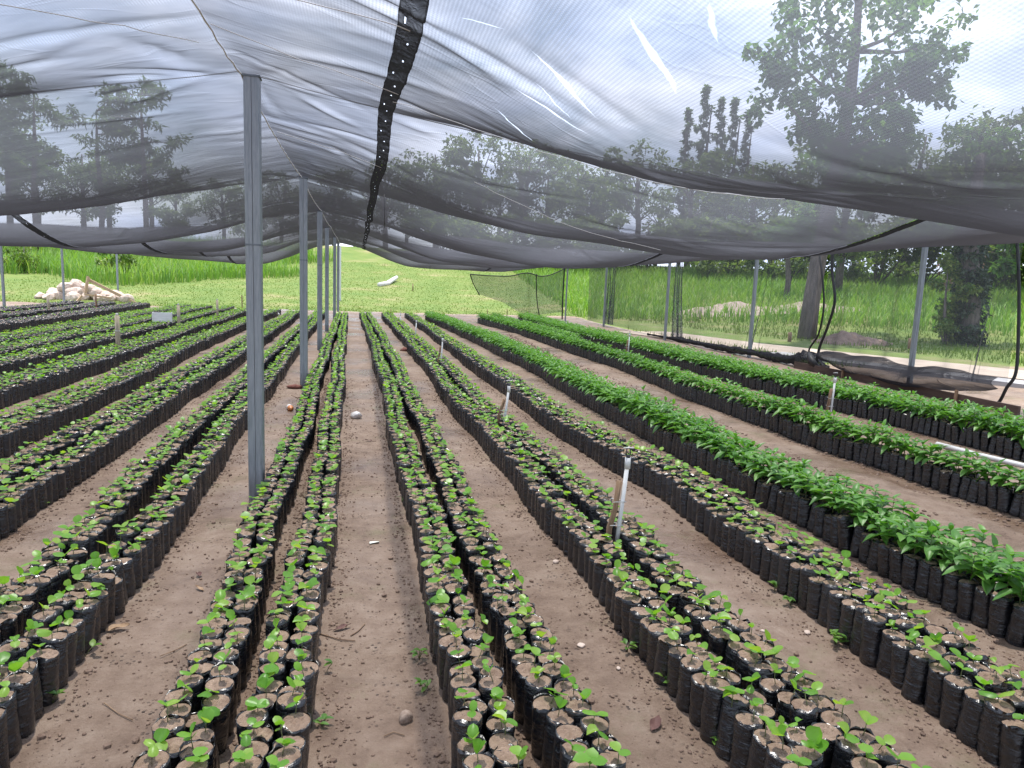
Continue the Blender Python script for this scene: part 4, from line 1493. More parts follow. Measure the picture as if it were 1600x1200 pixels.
# ------------------------------------------------------------------ sprinkler risers and stakes
def riser(x, y, zbase, ztop, lean, label, stake=True, group='white sprinkler pipes between the bags'):
    t = thing('sprinkler_riser', label, 'sprinkler', (x, y, 0), 0, group)
    lx, ly = lean
    V, F = tube([(0, 0, 0), (lx, ly, ztop - 0.09)], 0.0125, 10)
    MB().add(V, F).build('pipe', M_PVC, t)
    c = Vector((lx, ly, ztop - 0.09))
    V, F = tube([c - Vector((0, 0, 0.035)), c + Vector((0, 0, 0.03))], 0.017, 10)
    MB().add(V, F).build('socket', M_PVC, t)
    mb = MB()
    V, F = tube([c + Vector((0, 0, 0.03)), c + Vector((0, 0, 0.045))], 0.012, 8)
    mb.add(V, F)
    for s in (-1, 1):
        V, F = tube([c + Vector((s * .010, 0, 0.045)), c + Vector((s * .014, 0, 0.062)), c + Vector((s * .008, 0, 0.085))], 0.0032, 5)
        mb.add(V, F)
    h = mb.build('sprinkler_head', M_BLACKPL, t)
    V, F = tube([c + Vector((-.03, 0, 0.086)), c + Vector((0, 0, 0.089)), c + Vector((.03, 0, 0.086))], 0.004, 6)
    MB().add(V, F).build('spinner', M_PVC, h)
    if stake:
        V, F = tube([(-0.04, 0.012, 0), (-0.036, 0.01, 0.25), (-0.03 + lx * .5, 0.012, 0.36), (-0.026 + lx * .7, 0.01, ztop - 0.2)], [0.019, 0.018, 0.016, 0.017], 8, True, 0.12)
        MB().add(V, F).build('stake', M_STAKE, t)
        for zz in (0.27, ztop - 0.32):
            q = zz / (ztop - 0.09)
            V, F = tube([(-0.06 + lx * q, -0.01, zz), (-0.02 + lx * q, -0.022, zz + 0.004), (0.018 + lx * q, -0.012, zz), (0.0 + lx * q, 0.02, zz), (-0.06 + lx * q, 0.03, zz + 0.01)], 0.0025, 5)
            MB().add(V, F).build('tie', M_PVC, t)
    return t


riser(1.47, 3.83, 0, 0.73, (0.05, 0), 'nearest white sprinkler pipe tied to a rough wooden stake')
riser(1.47, 7.28, 0, 0.63, (0.06, 0), 'second white sprinkler pipe, leaning on a brown stake')
riser(1.40, 12.58, 0, 0.68, (0.03, 0), 'third white sprinkler pipe along the middle seedling strips')
riser(1.37, 18.18, 0, 0.65, (0.03, 0), 'fourth white sprinkler pipe, small, far down the middle strips', False)
riser(1.30, 23.89, 0, 0.52, (0.02, 0), 'farthest white sprinkler pipe of the middle strips', False)
riser(5.70, 7.79, 0, 0.69, (0.02, 0), 'white sprinkler pipe between the big-leaved strips, nearest the side net')
riser(5.88, 15.22, 0, 0.65, (0.02, 0), 'farther white sprinkler pipe between the big-leaved strips')
riser(6.6, 22.73, 0, 0.46, (0, 0), 'short pale sprinkler pipe far off in the big-leaved strips', False)


def stake_post(x, y, zt, r_, label, m_, cap=False, group='wooden stakes in the left beds'):
    t = thing('wooden_stake', label, 'stake', (x, y, float(land(x, y))), 0, group)
    h = zt - float(land(x, y))
    V, F = tube([(0, 0, -0.05), (0.004, 0, h * 0.5), (0, 0.004, h)], [r_, r_ * 1.05, r_], 7, True, 0.08)
    MB().add(V, F).build('shaft', m_, t)
    if cap:
        V, F = tube([(0, 0, h), (0, 0, h + 0.04)], r_ * 0.55, 8)
        MB().add(V, F).build('pipe_end', M_PVC, t)
        V, F = tube([(0, 0, h * 0.62), (0, 0, h * 0.62 + 0.018)], r_ * 1.1, 8)
        MB().add(V, F).build('tie', M_PVC, t)
    return t


stake_post(-4.30, 14.35, 0.76, 0.040, 'nearest pale stake with a white pipe end in the left beds', M_PALEWOOD, True)
stake_post(-4.44, 19.56, 0.73, 0.036, 'second pale stake with a white pipe end in the left beds', M_PALEWOOD, True)
stake_post(-4.28, 23.78, 0.72, 0.033, 'third pale stake, right of the white crate', M_PALEWOOD, True)
stake_post(-4.59, 30.69, 0.68, 0.022, 'thin dark stake by the nearest tall post, at the far bed ends', M_STAKE)
stake_post(-9.5, 25.18, 0.64, 0.04, 'stake left in the bare soil beds before the stones', M_PALEWOOD)
stake_post(-9.24, 28.6, 0.61, 0.035, 'dark stake in front of the stone pile', M_STAKE)
stake_post(1.22, 28.9, 0.4, 0.014, 'tiny rod at the far end of the middle strips', M_STAKE, False, 'rods at the far bed ends')
stake_post(6.2, 30.5, 0.48, 0.014, 'thin rod before the loose end net, right one of a pair', M_STAKE, False, 'rods at the far bed ends')
stake_post(5.35, 30.5, 0.42, 0.014, 'thin rod at the far end of the dirt track', M_STAKE, False, 'rods at the far bed ends')
stake_post(15.2, 30.6, 0.8, 0.07, 'square stake left of the gravel heap beyond the net', M_PALEWOOD, False, 'stakes beyond the side net')
stake_post(14.0, 21.6, 0.32, 0.06, 'short stump left of the big leaning tree', M_STAKE, False, 'stakes beyond the side net')
stake_post(16.9, 19.6, 0.35, 0.05, 'short dark stump right of the soil heap', M_STAKE, False, 'stakes beyond the side net')
stake_post(18.3, 15.9, 0.42, 0.06, 'pale stump by the far edge of the road', M_PALEWOOD, False, 'stakes beyond the side net')
stake_post(3.2, 45.0, 1.25, 0.03, 'leaning thin dark pole on the lawn under the roof edge', M_STAKE, False, 'poles on the lawn')

# ------------------------------------------------------------------ far ground things
lg = MB()
V, F = tube([(0, 0, 0.12), (0.6, 1.6, 0.2), (1.0, 3.6, 0.42), (1.35, 5.2, 0.62)], [0.14, 0.16, 0.15, 0.12], 10, True, 0.05)
lo = lg.add(V, F).build('pale_log', M_WHITELOG, loc=(1.25, 47.5, float(land(1.25, 47.5))))
tag(lo, 'bleached pale log lying on the sunlit lawn', 'log')

# white crate: open box with slatted sides
cr = thing('plastic_crate', 'white plastic crate standing on the left seedling bags', 'crate', (-5.15, 20.9, 0.215), R(12))
W_, D_, H_ = 0.46, 0.30, 0.25
for (c, s) in [((0, 0, 0.006), (W_, D_, 0.012))]:
    V, F = box(c, s)
    MB().add(V, F).build('base', M_CRATE, cr, smooth=False)
for sgn in (-1, 1):
    for k in range(4):
        V, F = box((0, sgn * D_ / 2, 0.03 + k * 0.062), (W_, 0.012, 0.05 if k < 3 else 0.045))
        MB().add(V, F).build('side_slat', M_CRATE, cr, smooth=False)
        V, F = box((sgn * W_ / 2, 0, 0.03 + k * 0.062), (0.012, D_ - 0.014, 0.05 if k < 3 else 0.045))
        MB().add(V, F).build('side_slat', M_CRATE, cr, smooth=False)
    for s2 in (-1, 1):
        V, F = box((sgn * (W_ / 2 - .004), s2 * (D_ / 2 - .004), H_ / 2), (0.03, 0.03, H_))
        MB().add(V, F).build('corner', M_CRATE, cr, smooth=False)

# stones dumped in a pile, each one a thing; boards leaning on them
stones = [rock(40 + i, 2, 0.78, 0.3) for i in range(6)]
stone_me = [MB().add(V, F).mesh('stone', M_STONE, smooth=False) for V, F in stones]
_adj = ['big pale block', 'rounded pinkish stone', 'flat cream stone', 'angular tan stone', 'small pale stone', 'wedge of buff stone']
SP = [(76, 470, .30), (88, 466, .36), (100, 468, .40), (114, 467, .38), (128, 468, .36), (143, 468, .38), (157, 469, .34), (171, 470, .36), (186, 469, .42), (200, 471, .34),
      (84, 458, .34), (97, 455, .38), (110, 457, .34), (122, 460, .40), (136, 458, .32), (150, 459, .36), (165, 462, .32), (180, 461, .30),
      (102, 449, .34), (115, 448, .36), (127, 449, .32), (141, 452, .3), (64, 472, .3), (120, 443, .28)]
_place = ['at the base', 'on the second layer', 'near the top']
for i, (u, v, s) in enumerate(SP):
    p = at(u, v, 34.2 + (i % 3) * 0.35 + (0.5 if v < 460 else 0))
    o = bpy.data.objects.new('boulder', stone_me[i % 6])
    COL.objects.link(o)
    k = s
    o.scale = (k, k * 0.9, k)
    o.location = (p.x, p.y, max(p.z, float(land(p.x, p.y)) + 0.08))
    o.rotation_euler = (random.uniform(-.5, .5), random.uniform(-.5, .5), random.uniform(0, 6.28))
    lay = 0 if v > 464 else (1 if v > 453 else 2)
    rk = 1 + sum(1 for (a, b_, _) in SP if (0 if b_ > 464 else (1 if b_ > 453 else 2)) == lay and a < u)
    tag(o, f"{_adj[i % 6]} {_place[lay]} of the stone pile, {ordinal(rk)} from its left", 'stone', 'stones in the pile behind the left beds')


def plank(p, q, w, th, label):
    p, q = Vector(p), Vector(q)
    d = q - p
    V, F = box((0, 0, 0), (d.length, th, w))
    o = MB().add(V, F).build('timber_board', M_BOARD, smooth=False)
    o.location = (p + q) / 2
    o.rotation_mode = 'QUATERNION'
    o.rotation_quaternion = d.to_track_quat('X', 'Z')
    tag(o, label, 'board', 'boards on the stone pile')


plank(at(133, 458, 34.0), at(138, 432, 34.2), 0.13, 0.05, 'short upright board standing in the stone pile')
plank(at(138, 437, 34.3), at(212, 474, 34.0), 0.12, 0.045, 'long pale board sloping down right of the stone pile')
plank(at(118, 474, 33.3), at(128, 462, 33.6), 0.09, 0.04, 'short pale board leaning low on the stones')
plank(at(132, 460, 33.7), at(175, 466, 33.7), 0.07, 0.04, 'dark thin board lying across the stone pile')

# white water pipe lying right of the dirt track
V, F = tube([(6.32, 6.75, 0.03), (6.38, 6.3, 0.025), (6.5, 5.8, 0.02), (6.6, 5.0, 0.02), (6.7, 4.0, 0.02)], 0.028, 10)
tag(MB().add(V, F).build('water_pipe', M_PVC), 'white plastic water pipe lying on the soil between big-leaved strips', 'pipe')

# ------------------------------------------------------------------ litter on the paths
def gp(u, v, z=0.0):
    d = _f * FPX + _r2 * (u - 800) - _u2 * (v - 600)
    t = (z - EYE) / d.z
    return Vector((d.x * t, d.y * t, z + float(micro(d.x * t, d.y * t))))


def pebble(u, v, s, label, seed, m_=M_PEBBLE, flat=0.8):
    V, F = rock(seed, 2, flat, 0.3)
    p = gp(u, v)
    o = MB().add(V * s, F).build('stone', m_, smooth=True)
    o.location = p + Vector((0, 0, s * flat * 0.55))
    o.rotation_euler = (0, 0, random.uniform(0, 6))
    tag(o, label, 'stone', 'loose stones on the paths')


pebble(633, 1124, 0.031, 'round pale stone lying on the central path near the front', 1, flat=0.9)
pebble(908, 1012, 0.024, 'flat pinkish stone on the path right of the second strip', 2, M_STONE, 0.35)
pebble(1262, 987, 0.022, 'flat pale stone between the third and fifth strips', 3, M_STONE, 0.4)
pebble(868, 882, 0.022, 'small tan stone on the path left of the nearest white pipe', 4, M_STONE, 0.6)
pebble(383, 980, 0.026, 'brown stone wedged between the two strips left of the path', 5)
pebble(966, 1050, 0.012, 'tiny pink stone on the path beside the third strip', 6, M_STONE, 0.6)
pebble(1192, 984, 0.013, 'tiny orange stone at the right edge of the fourth strip', 8, M_STONE, 0.6)


def litter_leaf(u, v, L, W, label, m_, a, curl=0.3, name='dry_leaf', cat='leaf'):
    V, F = leaf(L, W, 8, 4, curl, -0.1, 0.05, True, int(u))
    V[:, 2] += 0.008
    o = MB().add(V, F).build(name, m_)
    o.location = gp(u, v)
    o.rotation_euler = (0.05, 0.05, a)
    tag(o, label, cat, 'dead leaves on the paths')


litter_leaf(165, 990, 0.10, 0.045, 'curled tan dead leaf left of the path beside black bags', M_DRYLEAF, -1.4, 0.5)
litter_leaf(312, 905, 0.045, 0.03, 'small dark crumpled leaf on the path left of the posts', M_DARKLEAF, 0.4, 0.9)
litter_leaf(1018, 1148, 0.09, 0.04, 'dark red dead leaf at the front, left of the third strip', M_DARKLEAF, -0.7, 0.5)
litter_leaf(520, 985, 0.09, 0.025, 'dark broken leaf on the central path edge', M_DARKLEAF, -1.2, 0.5)
litter_leaf(320, 1085, 0.06, 0.025, 'brown broken leaf at the front left path', M_DRYLEAF, -0.9, 0.6)
litter_leaf(700, 690, 0.07, 0.03, 'small brown leaf far along the central path', M_DARKLEAF, 1.2, 0.4) if False else None
litter_leaf(582, 690, 0.08, 0.03, 'small brown leaf midway along the central path', M_DARKLEAF, 1.3, 0.4)
litter_leaf(318, 925, 0.07, 0.02, 'thin reddish leaf beside the path stones left of the posts', M_DRYLEAF, 0.8, 0.6)


def twig(pts, label, r_=0.003):
    P = [gp(u, v) + Vector((0, 0, 0.006)) for u, v in pts]
    V, F = tube(P, r_, 5)
    tag(MB().add(V, F).build('twig', M_TWIG), label, 'twig', 'twigs on the paths')


twig([(548, 992), (560, 985), (570, 975)], 'short dark twig on the central path')
twig([(250, 1030), (275, 1018), (292, 1007)], 'long pale curved twig on the path left of the posts', 0.0022)
twig([(500, 990), (530, 998), (555, 1000)], 'dark twig beside the left strip of the central path')
twig([(163, 1105), (185, 1120), (207, 1128)], 'thin dark twig at the front left path', 0.0022)
twig([(600, 1150), (615, 1143), (632, 1148)], 'thin twig at the front of the central path', 0.002)
twig([(455, 617), (465, 622), (472, 620)], 'dark twig by the second tall post', 0.006)

# scrap of rusty cloth, brown clump, plastic cup, bag, paper
V, F = rock(71, 2, 0.35, 0.6)
o = MB().add(V * np.array([0.13, 0.075, 0.1]), F).build('cloth_scrap', M_RUST, loc=gp(460, 607) + Vector((0, 0, 0.03)))
tag(o, 'crumpled rusty brown scrap beside the second tall post', 'scrap')
V, F = rock(72, 2, 0.6, 0.7)
o = MB().add(V * np.array([0.13, 0.1, 0.1]), F).build('soil_clod', M_RUST, loc=gp(633, 548) + Vector((0, 0, 0.03)))
tag(o, 'round reddish brown clod on the path right of the second strip', 'clod')
cu = thing('plastic_cup', 'clear plastic bottle with orange dregs lying near the tall posts', 'bottle', gp(453, 640) + Vector((0, 0, 0.03)), R(15))
V, F = tube([(0, 0.06, 0), (0, 0.05, 0), (0, -0.02, 0.0)], [0.028, 0.036, 0.036], 12)
MB().add(V, F).build('body', M_CLEAR, cu)
V, F = tube([(0, -0.02, 0), (0, -0.06, 0), (0, -0.075, 0), (0, -0.095, 0)], [0.036, 0.035, 0.015, 0.014], 12)
MB().add(V, F).build('orange_end', M_AMBER, cu)
V, F = rock(73, 2, 0.7, 0.8)
o = MB().add(V * np.array([0.075, 0.06, 0.07]), F).build('plastic_bag', M_CLEAR, loc=gp(557, 655) + Vector((0, 0, 0.035)))
tag(o, 'crumpled clear plastic bag on the central path', 'plastic bag', 'plastic bags left on the ground')
V, F = rock(74, 2, 0.8, 0.8)
o = MB().add(V * 0.11, F).build('plastic_bag', M_PVC, loc=gp(433, 494) + Vector((0, 0, 0.07)))
tag(o, 'small white plastic bag at the far end of the beds left of the posts', 'plastic bag', 'plastic bags left on the ground')
V, F = box((0, 0, 0.006), (0.058, 0.03, 0.003))
V[[1, 5], 2] += 0.01
o = MB().add(V, F).build('paper_tag', M_PAPER, loc=gp(585, 847), smooth=False)
tag(o, 'small torn white paper tag on the central path', 'paper')


# weeds by the bags
def weed(u, v, s, n, label, grassy=False):
    t = thing('weed', label, 'weed', gp(u, v), random.uniform(0, 6), 'weeds sprouting beside the bags')
    r = random.Random(int(u * v))
    for k in range(n):
        h = s * r.uniform(0.35, 1.0)
        dx, dy = r.gauss(0, s * 0.25), r.gauss(0, s * 0.25)
        V, F = tube([(0, 0, 0), (dx * .5, dy * .5, h * .6), (dx, dy, h)], 0.0016, 4)
        st = MB().add(V, F).build('stem', M_STEM, t)
        for j in range(2):
            V, F = leaf(s * (0.75 if not grassy else 1.2), s * (0.42 if not grassy else 0.10), 4, 2, 0.3, 0.3, 0.03, True, k)
            leaf_obj(MB().add(V, F).mesh('leaf', M_WEED), st, (dx, dy, h), r.uniform(0, 6.28) + j * 3.1, R(r.uniform(5, 45)), 1)


weed(1050, 1078, 0.055, 4, 'bright broad-leaved weed at the left foot of the third strip')
weed(510, 1045, 0.05, 1, 'single bright leaf sprouting right of the strip hugging the central path')
weed(505, 1130, 0.045, 3, 'small leafy weed at the front right foot of the strip left of the path')
weed(83, 1105, 0.06, 2, 'lone round-leaved sprout in the left path near the front')
weed(133, 1030, 0.06, 2, 'forked sprout beside the strip left of the tall posts')
weed(655, 1030, 0.05, 4, 'scruffy weed at the left foot of the strip right of the path')
weed(668, 1075, 0.05, 3, 'low weed nearest the front beside the strip right of the path')
weed(980, 1020, 0.05, 3, 'dark leafy weed left of the third strip, midway')
weed(930, 915, 0.055, 3, 'upright weed left of the third strip')
weed(1305, 1005, 0.055, 8, 'dense clump of bright weeds at the foot of the fifth strip')
weed(1235, 945, 0.055, 3, 'spreading weed at the foot of the fifth strip, second from front')
weed(1210, 925, 0.05, 3, 'small weed left of the fifth strip near the pale flat stone')
weed(1500, 945, 0.06, 5, 'dark weed between the fifth strip and big-leaved strip, front one')
weed(1340, 860, 0.07, 5, 'grassy tuft between the fifth strip and the big-leaved strip', True)
weed(1430, 912, 0.07, 4, 'thin-bladed weed beside the big-leaved strip', True)
weed(1125, 1170, 0.04, 4, 'ferny weed at the front foot of the third strip')
weed(85, 775, 0.07, 6, 'leafy weed in the left path between the second and third strips')
weed(62, 795, 0.06, 4, 'lower weed beside the leafy one in the left path')
weed(135, 735, 0.09, 2, 'bent grass blade at the foot of the third strip left of the posts', True)
weed(855, 822, 0.06, 3, 'grassy weed left of the third strip, beyond the white pipe', True)
weed(630, 790, 0.05, 2, 'tiny weed at the foot of the strip right of the path', True)

# soil crumbs scattered along the feet of the bags: too many to count
mb = MB()
cr_shapes = [rock(90 + i, 1, 0.7, 0.5) for i in range(3)]
cx, cy, cs_ = [], [], []
for (key, where, ky, kl, width, lines, y0, y1, kind) in ST[:17]:
    n = 3600 if key not in ('H', 'I', 'G') else 3600
    y = 1.3 + 10.5 * rng.random(n) ** 1.5
    sd = rng.choice([-1, 1], n)
    off = np.abs(rng.exponential(0.06, n))
    xl = np.interp(y, ky, kl)
    x = np.where(sd < 0, xl - 0.01 - off, xl + width + 0.01 + off)
    cx.append(x); cy.append(y); cs_.append(0.0022 + 0.0085 * rng.random(n) ** 2.4 * (1 + (rng.random(n) < 0.08) * 1.0))
n = 2600
cx.append(rng.uniform(4.15, 4.85, n)); cy.append(rng.uniform(3.5, 22, n)); cs_.append(rng.uniform(0.006, 0.022, n))
cx.append(rng.uniform(-1.3, 3.2, 3500)); cy.append(1.6 + 7 * rng.random(3500) ** 1.4); cs_.append(0.0012 + 0.0042 * rng.random(3500) ** 2)
cx, cy, cs_ = map(np.concatenate, (cx, cy, cs_))
for i in range(3):
    k = np.arange(len(cx)) % 3 == i
    M_ = rotz(rng.uniform(0, 6.28, k.sum())) * cs_[k][:, None, None]
    mb.scatter(cr_shapes[i][0], cr_shapes[i][1], M_, np.stack([cx[k], cy[k], micro(cx[k], cy[k]) + cs_[k] * 0.3], -1), 0)
o = mb.build('soil_crumbs', M_CRUMB, smooth=False)
o['kind'] = 'stuff'


# ------------------------------------------------------------------ grass
def blades(name, X, Y, h, w, m_, lean=0.35, label=None, lift=0.0):
    n = len(X)
    V = np.array([(-.5, 0, 0), (.5, 0, 0), (-.36, 0.10, 0.55), (.36, 0.10, 0.55), (0, 0.42, 1.0)])
    Fq, Ft = np.array([(0, 1, 3, 2)]), np.array([(2, 3, 4)])
    S = np.zeros((n, 3, 3))
    S[:, 0, 0] = w
    S[:, 1, 1] = h * lean * rng.uniform(0.3, 1.6, n) * 2
    S[:, 2, 2] = h
    M_ = rotz(rng.uniform(0, 6.28, n)) @ S
    mb = MB().scatter(V, [Fq, Ft], M_, np.stack([X, Y, land(X, Y) + lift - 0.01], -1), 0, 0.55 * rng.random(n) + 0.45 * (0.5 + 0.5 * np.sin(X * 0.5 + np.sin(Y * 0.4) * 2) * np.sin(Y * 0.33)))
    o = mb.build(name, m_, smooth=False)
    o['kind'] = 'stuff'
    if label:
        o['label'] = label
    return o


n = 42000
X, Y = rng.uniform(-18, 16, n), 32.4 + 34 * rng.random(n) ** 1.5
k = (X < 10 + (Y - 32) * 0.3) & (grass_mask(X, Y) > 0.4)
X, Y = X[k], Y[k]
blades('lawn_grass', X, Y, rng.uniform(0.02, 0.075, len(X)) * (1 + 0.012 * (Y - 32)), rng.uniform(0.02, 0.05, len(X)), M_LAWN, 1.3, 'short trampled sunlit grass beyond the far bed ends')
n = 42000
X, Y = rng.uniform(-46, -1, n), rng.uniform(42, 74, n)
k = (X < -5.5 + 3.5 * np.sin(Y * 0.5) * 0.6 - (58 - Y) * 0.15) & (Y > 44 + 3 * np.sin(X * 0.6) - (X + 10) * 0.05)
X, Y = X[k], Y[k]
blades('tall_grass', X, Y, rng.uniform(0.5, 1.35, len(X)), rng.uniform(0.03, 0.075, len(X)), M_TALL, 0.5, 'tall bright grass on the slope behind the stone pile')
n = 62000
X, Y = rng.uniform(10, 62, n), rng.uniform(16, 62, n)
rr_ = np.hypot(X, Y)
k = (rr_ > 33) & (rr_ < 66) & (X < 2.6 * Y) & (X > 10 + (Y - 33) * 0.1)
X, Y = X[k], Y[k]
blades('field_grass', X, Y, rng.uniform(0.25, 0.8, len(X)), rng.uniform(0.03, 0.07, len(X)), M_TALL, 0.6, 'green grass field beyond the right side net')
n = 16000
X, Y = rng.uniform(9.8, 24, n), rng.uniform(13, 34, n)
rr_ = np.hypot(X, Y)
k = (rr_ < 36) & ((X > 15.6 + (Y - 14) * -0.3 + 1.2) | ((X < 11.4 - (Y - 15) * 0.15) & (Y > 14.3)))
X, Y = X[k], Y[k]
blades('verge_grass', X, Y, rng.uniform(0.05, 0.2, len(X)), rng.uniform(0.015, 0.035, len(X)), M_LAWN, 0.4, 'short grass between the side net and the road')


# ------------------------------------------------------------------ trees
def leaf_cloud(mb, centers, radii, n_per, size, r, mi=0, squash=0.8, aspect=0.6, droop=0.4):
    """leaf-sized faces gathered in clumps; each clump has its own tint"""
    LV = np.array([(0, 0, 0), (0.5 * aspect, 0.5, 0.06), (0, 1, -0.12), (-0.5 * aspect, 0.5, 0.06)])
    LF = np.array([(0, 1, 2, 3)])
    P, T = [], []
    for c, R_ in zip(centers, radii):
        nn = max(4, int(n_per))
        d = r.normal(size=(nn, 3))
        d /= np.linalg.norm(d, axis=1)[:, None]
        q = d * (R_ * r.random((nn, 1)) ** 0.45)
        q[:, 2] *= squash
        P.append(np.asarray(c)[None] + q)
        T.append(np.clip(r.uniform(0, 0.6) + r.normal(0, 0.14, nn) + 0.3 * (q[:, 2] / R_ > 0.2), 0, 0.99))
    P, T = np.concatenate(P), np.concatenate(T)
    n = len(P)
    M_ = rotz(r.uniform(0, 6.28, n)) @ rotx(r.normal(-droop, 0.7, n)) @ roty(r.normal(0, 0.5, n)) * (size * r.uniform(0.6, 1.3, n))[:, None, None]
    mb.scatter(LV, LF, M_, P, mi, T)


def clumps(r, blobs, per):
    C, Rr = [], []
    for (c, R_) in blobs:
        for k in range(per):
            d = r.normal(size=3)
            d /= np.linalg.norm(d)
            C.append(np.asarray(c) + d * R_ * r.uniform(0.35, 1.0) * np.array([1, 1, 0.8]))
            Rr.append(R_ * r.uniform(0.28, 0.5))
    return C, Rr


# the big leaning tree right of the net
bt = thing('broadleaf_tree', 'big broad-leaved tree with a leaning bare trunk rising behind the net roof', 'tree', (15.5, 23.0, 0))
r = np.random.default_rng(3)
base = Vector((15.5, 23.0, 0))
path = [(1259, 534), (1268, 470), (1280, 400), (1296, 320), (1312, 240), (1326, 160), (1336, 80), (1342, 0), (1350, -90)]
pts = [at(u, v, 23.0 + i * 0.12) - base for i, (u, v) in enumerate(path)]
pts[0].z = -0.2
V, F = tube(pts, [0.34, 0.29, 0.27, 0.26, 0.24, 0.21, 0.17, 0.12, 0.05], 12, True, 0.06)
MB().add(V, F).build('trunk', M_BARK, bt)
BL = [(1345, 20, 85), (1260, 30, 70), (1430, 30, 70), (1470, 70, 40), (1230, 80, 50), (1290, 100, 55), (1400, 100, 62), (1460, 110, 42), (1350, 150, 50), (1215, 145, 45), (1440, 150, 45),
      (1290, 175, 50), (1265, 215, 42), (1330, 235, 60), (1370, 210, 55), (1300, 260, 55), (1400, 225, 48), (1350, -70, 90), (1250, -60, 60), (1450, -60, 70), (1405, 185, 40), (1360, 290, 50)]
blobs = []
limbs = MB()
for i, (u, v, s) in enumerate(BL):
    c = at(u, v, 23.0 + r.uniform(-1.6, 2.0)) - base
    blobs.append((tuple(c), s / FPX * 25.5))
    j = min(range(2, len(pts)), key=lambda q: abs(pts[q].z - (c.z - 0.9)))
    a = pts[j]
    V, F = tube([a, a.lerp(c, 0.5) + Vector((0, 0, -0.15)), c], [0.09, 0.055, 0.02], 6)
    limbs.add(V, F)
limbs.build('limbs', M_BARK, bt)
C, Rr = clumps(r, blobs, 9)
mb = MB()
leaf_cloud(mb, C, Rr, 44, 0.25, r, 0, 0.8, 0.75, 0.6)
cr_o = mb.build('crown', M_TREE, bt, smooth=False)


def make_tree(seed, h, crown_r, trunk_r, m_leaf, m_bark, shape, n_leaf=2600, leaf_s=0.4):
    """trunk mesh and crown mesh of one tree kind, base at the origin"""
    r = np.random.default_rng(seed)
    top = Vector((r.normal(0, 0.3), r.normal(0, 0.3), h * 0.9))
    pts = [Vector((0, 0, -0.4)), Vector((r.normal(0, .15), r.normal(0, .15), h * 0.33)), Vector((top.x * .6, top.y * .6, h * 0.62)), top]
    tb = MB()
    V, F = tube(pts, [trunk_r * 1.15, trunk_r, trunk_r * 0.75, trunk_r * 0.2], 8, True, 0.08)
    tb.add(V, F)
    blobs = []
    if shape == 'pine':
        for k in range(14):
            z = h * r.uniform(0.5, 1.0)
            a = r.uniform(0, 6.28)
            d = crown_r * (1.25 - 0.75 * z / h) * r.uniform(0.35, 1.1)
            c = Vector((math.cos(a) * d, math.sin(a) * d, z))
            blobs.append((tuple(c), crown_r * r.uniform(0.22, 0.36)))
            V, F = tube([pts[2].lerp(top, np.clip((z / h - .62) / .28, 0, 1)) if z / h > 0.62 else Vector((0, 0, z - d * 0.25)), c], [trunk_r * 0.3, trunk_r * 0.1], 5)
            tb.add(V, F)
    elif shape == 'round':
        for k in range(13):
            z = h * r.uniform(0.30, 0.93)
            a = r.uniform(0, 6.28)
            d = crown_r * math.sqrt(max(0.05, 1 - ((z / h - 0.6) / 0.42) ** 2)) * r.uniform(0.2, 0.85)
            blobs.append(((math.cos(a) * d, math.sin(a) * d, z), crown_r * r.uniform(0.3, 0.48)))
            V, F = tube([Vector((0, 0, z * 0.7)), Vector(blobs[-1][0])], [trunk_r * 0.35, trunk_r * 0.1], 5)
            tb.add(V, F)
    elif shape == 'spire':
        for k in range(34):
            z = h * (0.12 + 0.88 * k / 33)
            w_ = crown_r * (1.15 - 1.05 * z / h)
            blobs.append(((r.normal(0, w_ * .45), r.normal(0, w_ * .45), z), 0.25 + w_ * 0.42))
    elif shape == 'bush':
        for k in range(8):
            a = r.uniform(0, 6.28)
            d = crown_r * r.uniform(0.1, 0.7)
            blobs.append(((math.cos(a) * d, math.sin(a) * d, h * r.uniform(0.2, 0.8)), crown_r * 0.42))
            V, F = tube([Vector((0, 0, 0)), Vector(blobs[-1][0])], [trunk_r * 0.4, trunk_r * 0.1], 4)
            tb.add(V, F)
    per = 7 if shape != 'spire' else 4
    C, Rr = clumps(r, blobs, per)
    cb = MB()
    leaf_cloud(cb, C, Rr, n_leaf / len(C), leaf_s, r, 0, 0.55 if shape == 'pine' else 0.8, 0.5 if shape != 'pine' else 0.28, 0.3)
    return tb.mesh('trunk', m_bark), cb.mesh('crown', m_leaf, smooth=False)


KIND = {
    'pineA': make_tree(1, 15.5, 4.2, 0.22, M_PINE, M_BARKPINE, 'pine', 2100, 0.6),
    'pineB': make_tree(2, 14.0, 4.6, 0.22, M_PINE, M_BARKPINE, 'pine', 2100, 0.6),
    'roundA': make_tree(3, 13, 5.0, 0.28, M_TREE2, M_BARK, 'round', 2800, 0.46),
    'roundB': make_tree(4, 12, 4.6, 0.26, M_TREE2, M_BARK, 'round', 2800, 0.46),
    'roundC': make_tree(5, 11, 5.2, 0.26, M_TREE2, M_BARK, 'round', 2800, 0.46),
    'spire': make_tree(6, 17, 1.5, 0.2, M_PINE, M_BARKPINE, 'spire', 2200, 0.42),
    'bush': make_tree(7, 2.2, 1.6, 0.06, M_BUSH, M_BARK, 'bush', 1500, 0.22),
    'pinkbush': make_tree(8, 4.0, 2.4, 0.08, M_PINKBUSH, M_BARK, 'bush', 1500, 0.26),
    'understory': make_tree(9, 6.0, 4.2, 0.12, M_TREE2, M_BARK, 'bush', 3600, 0.42),
}


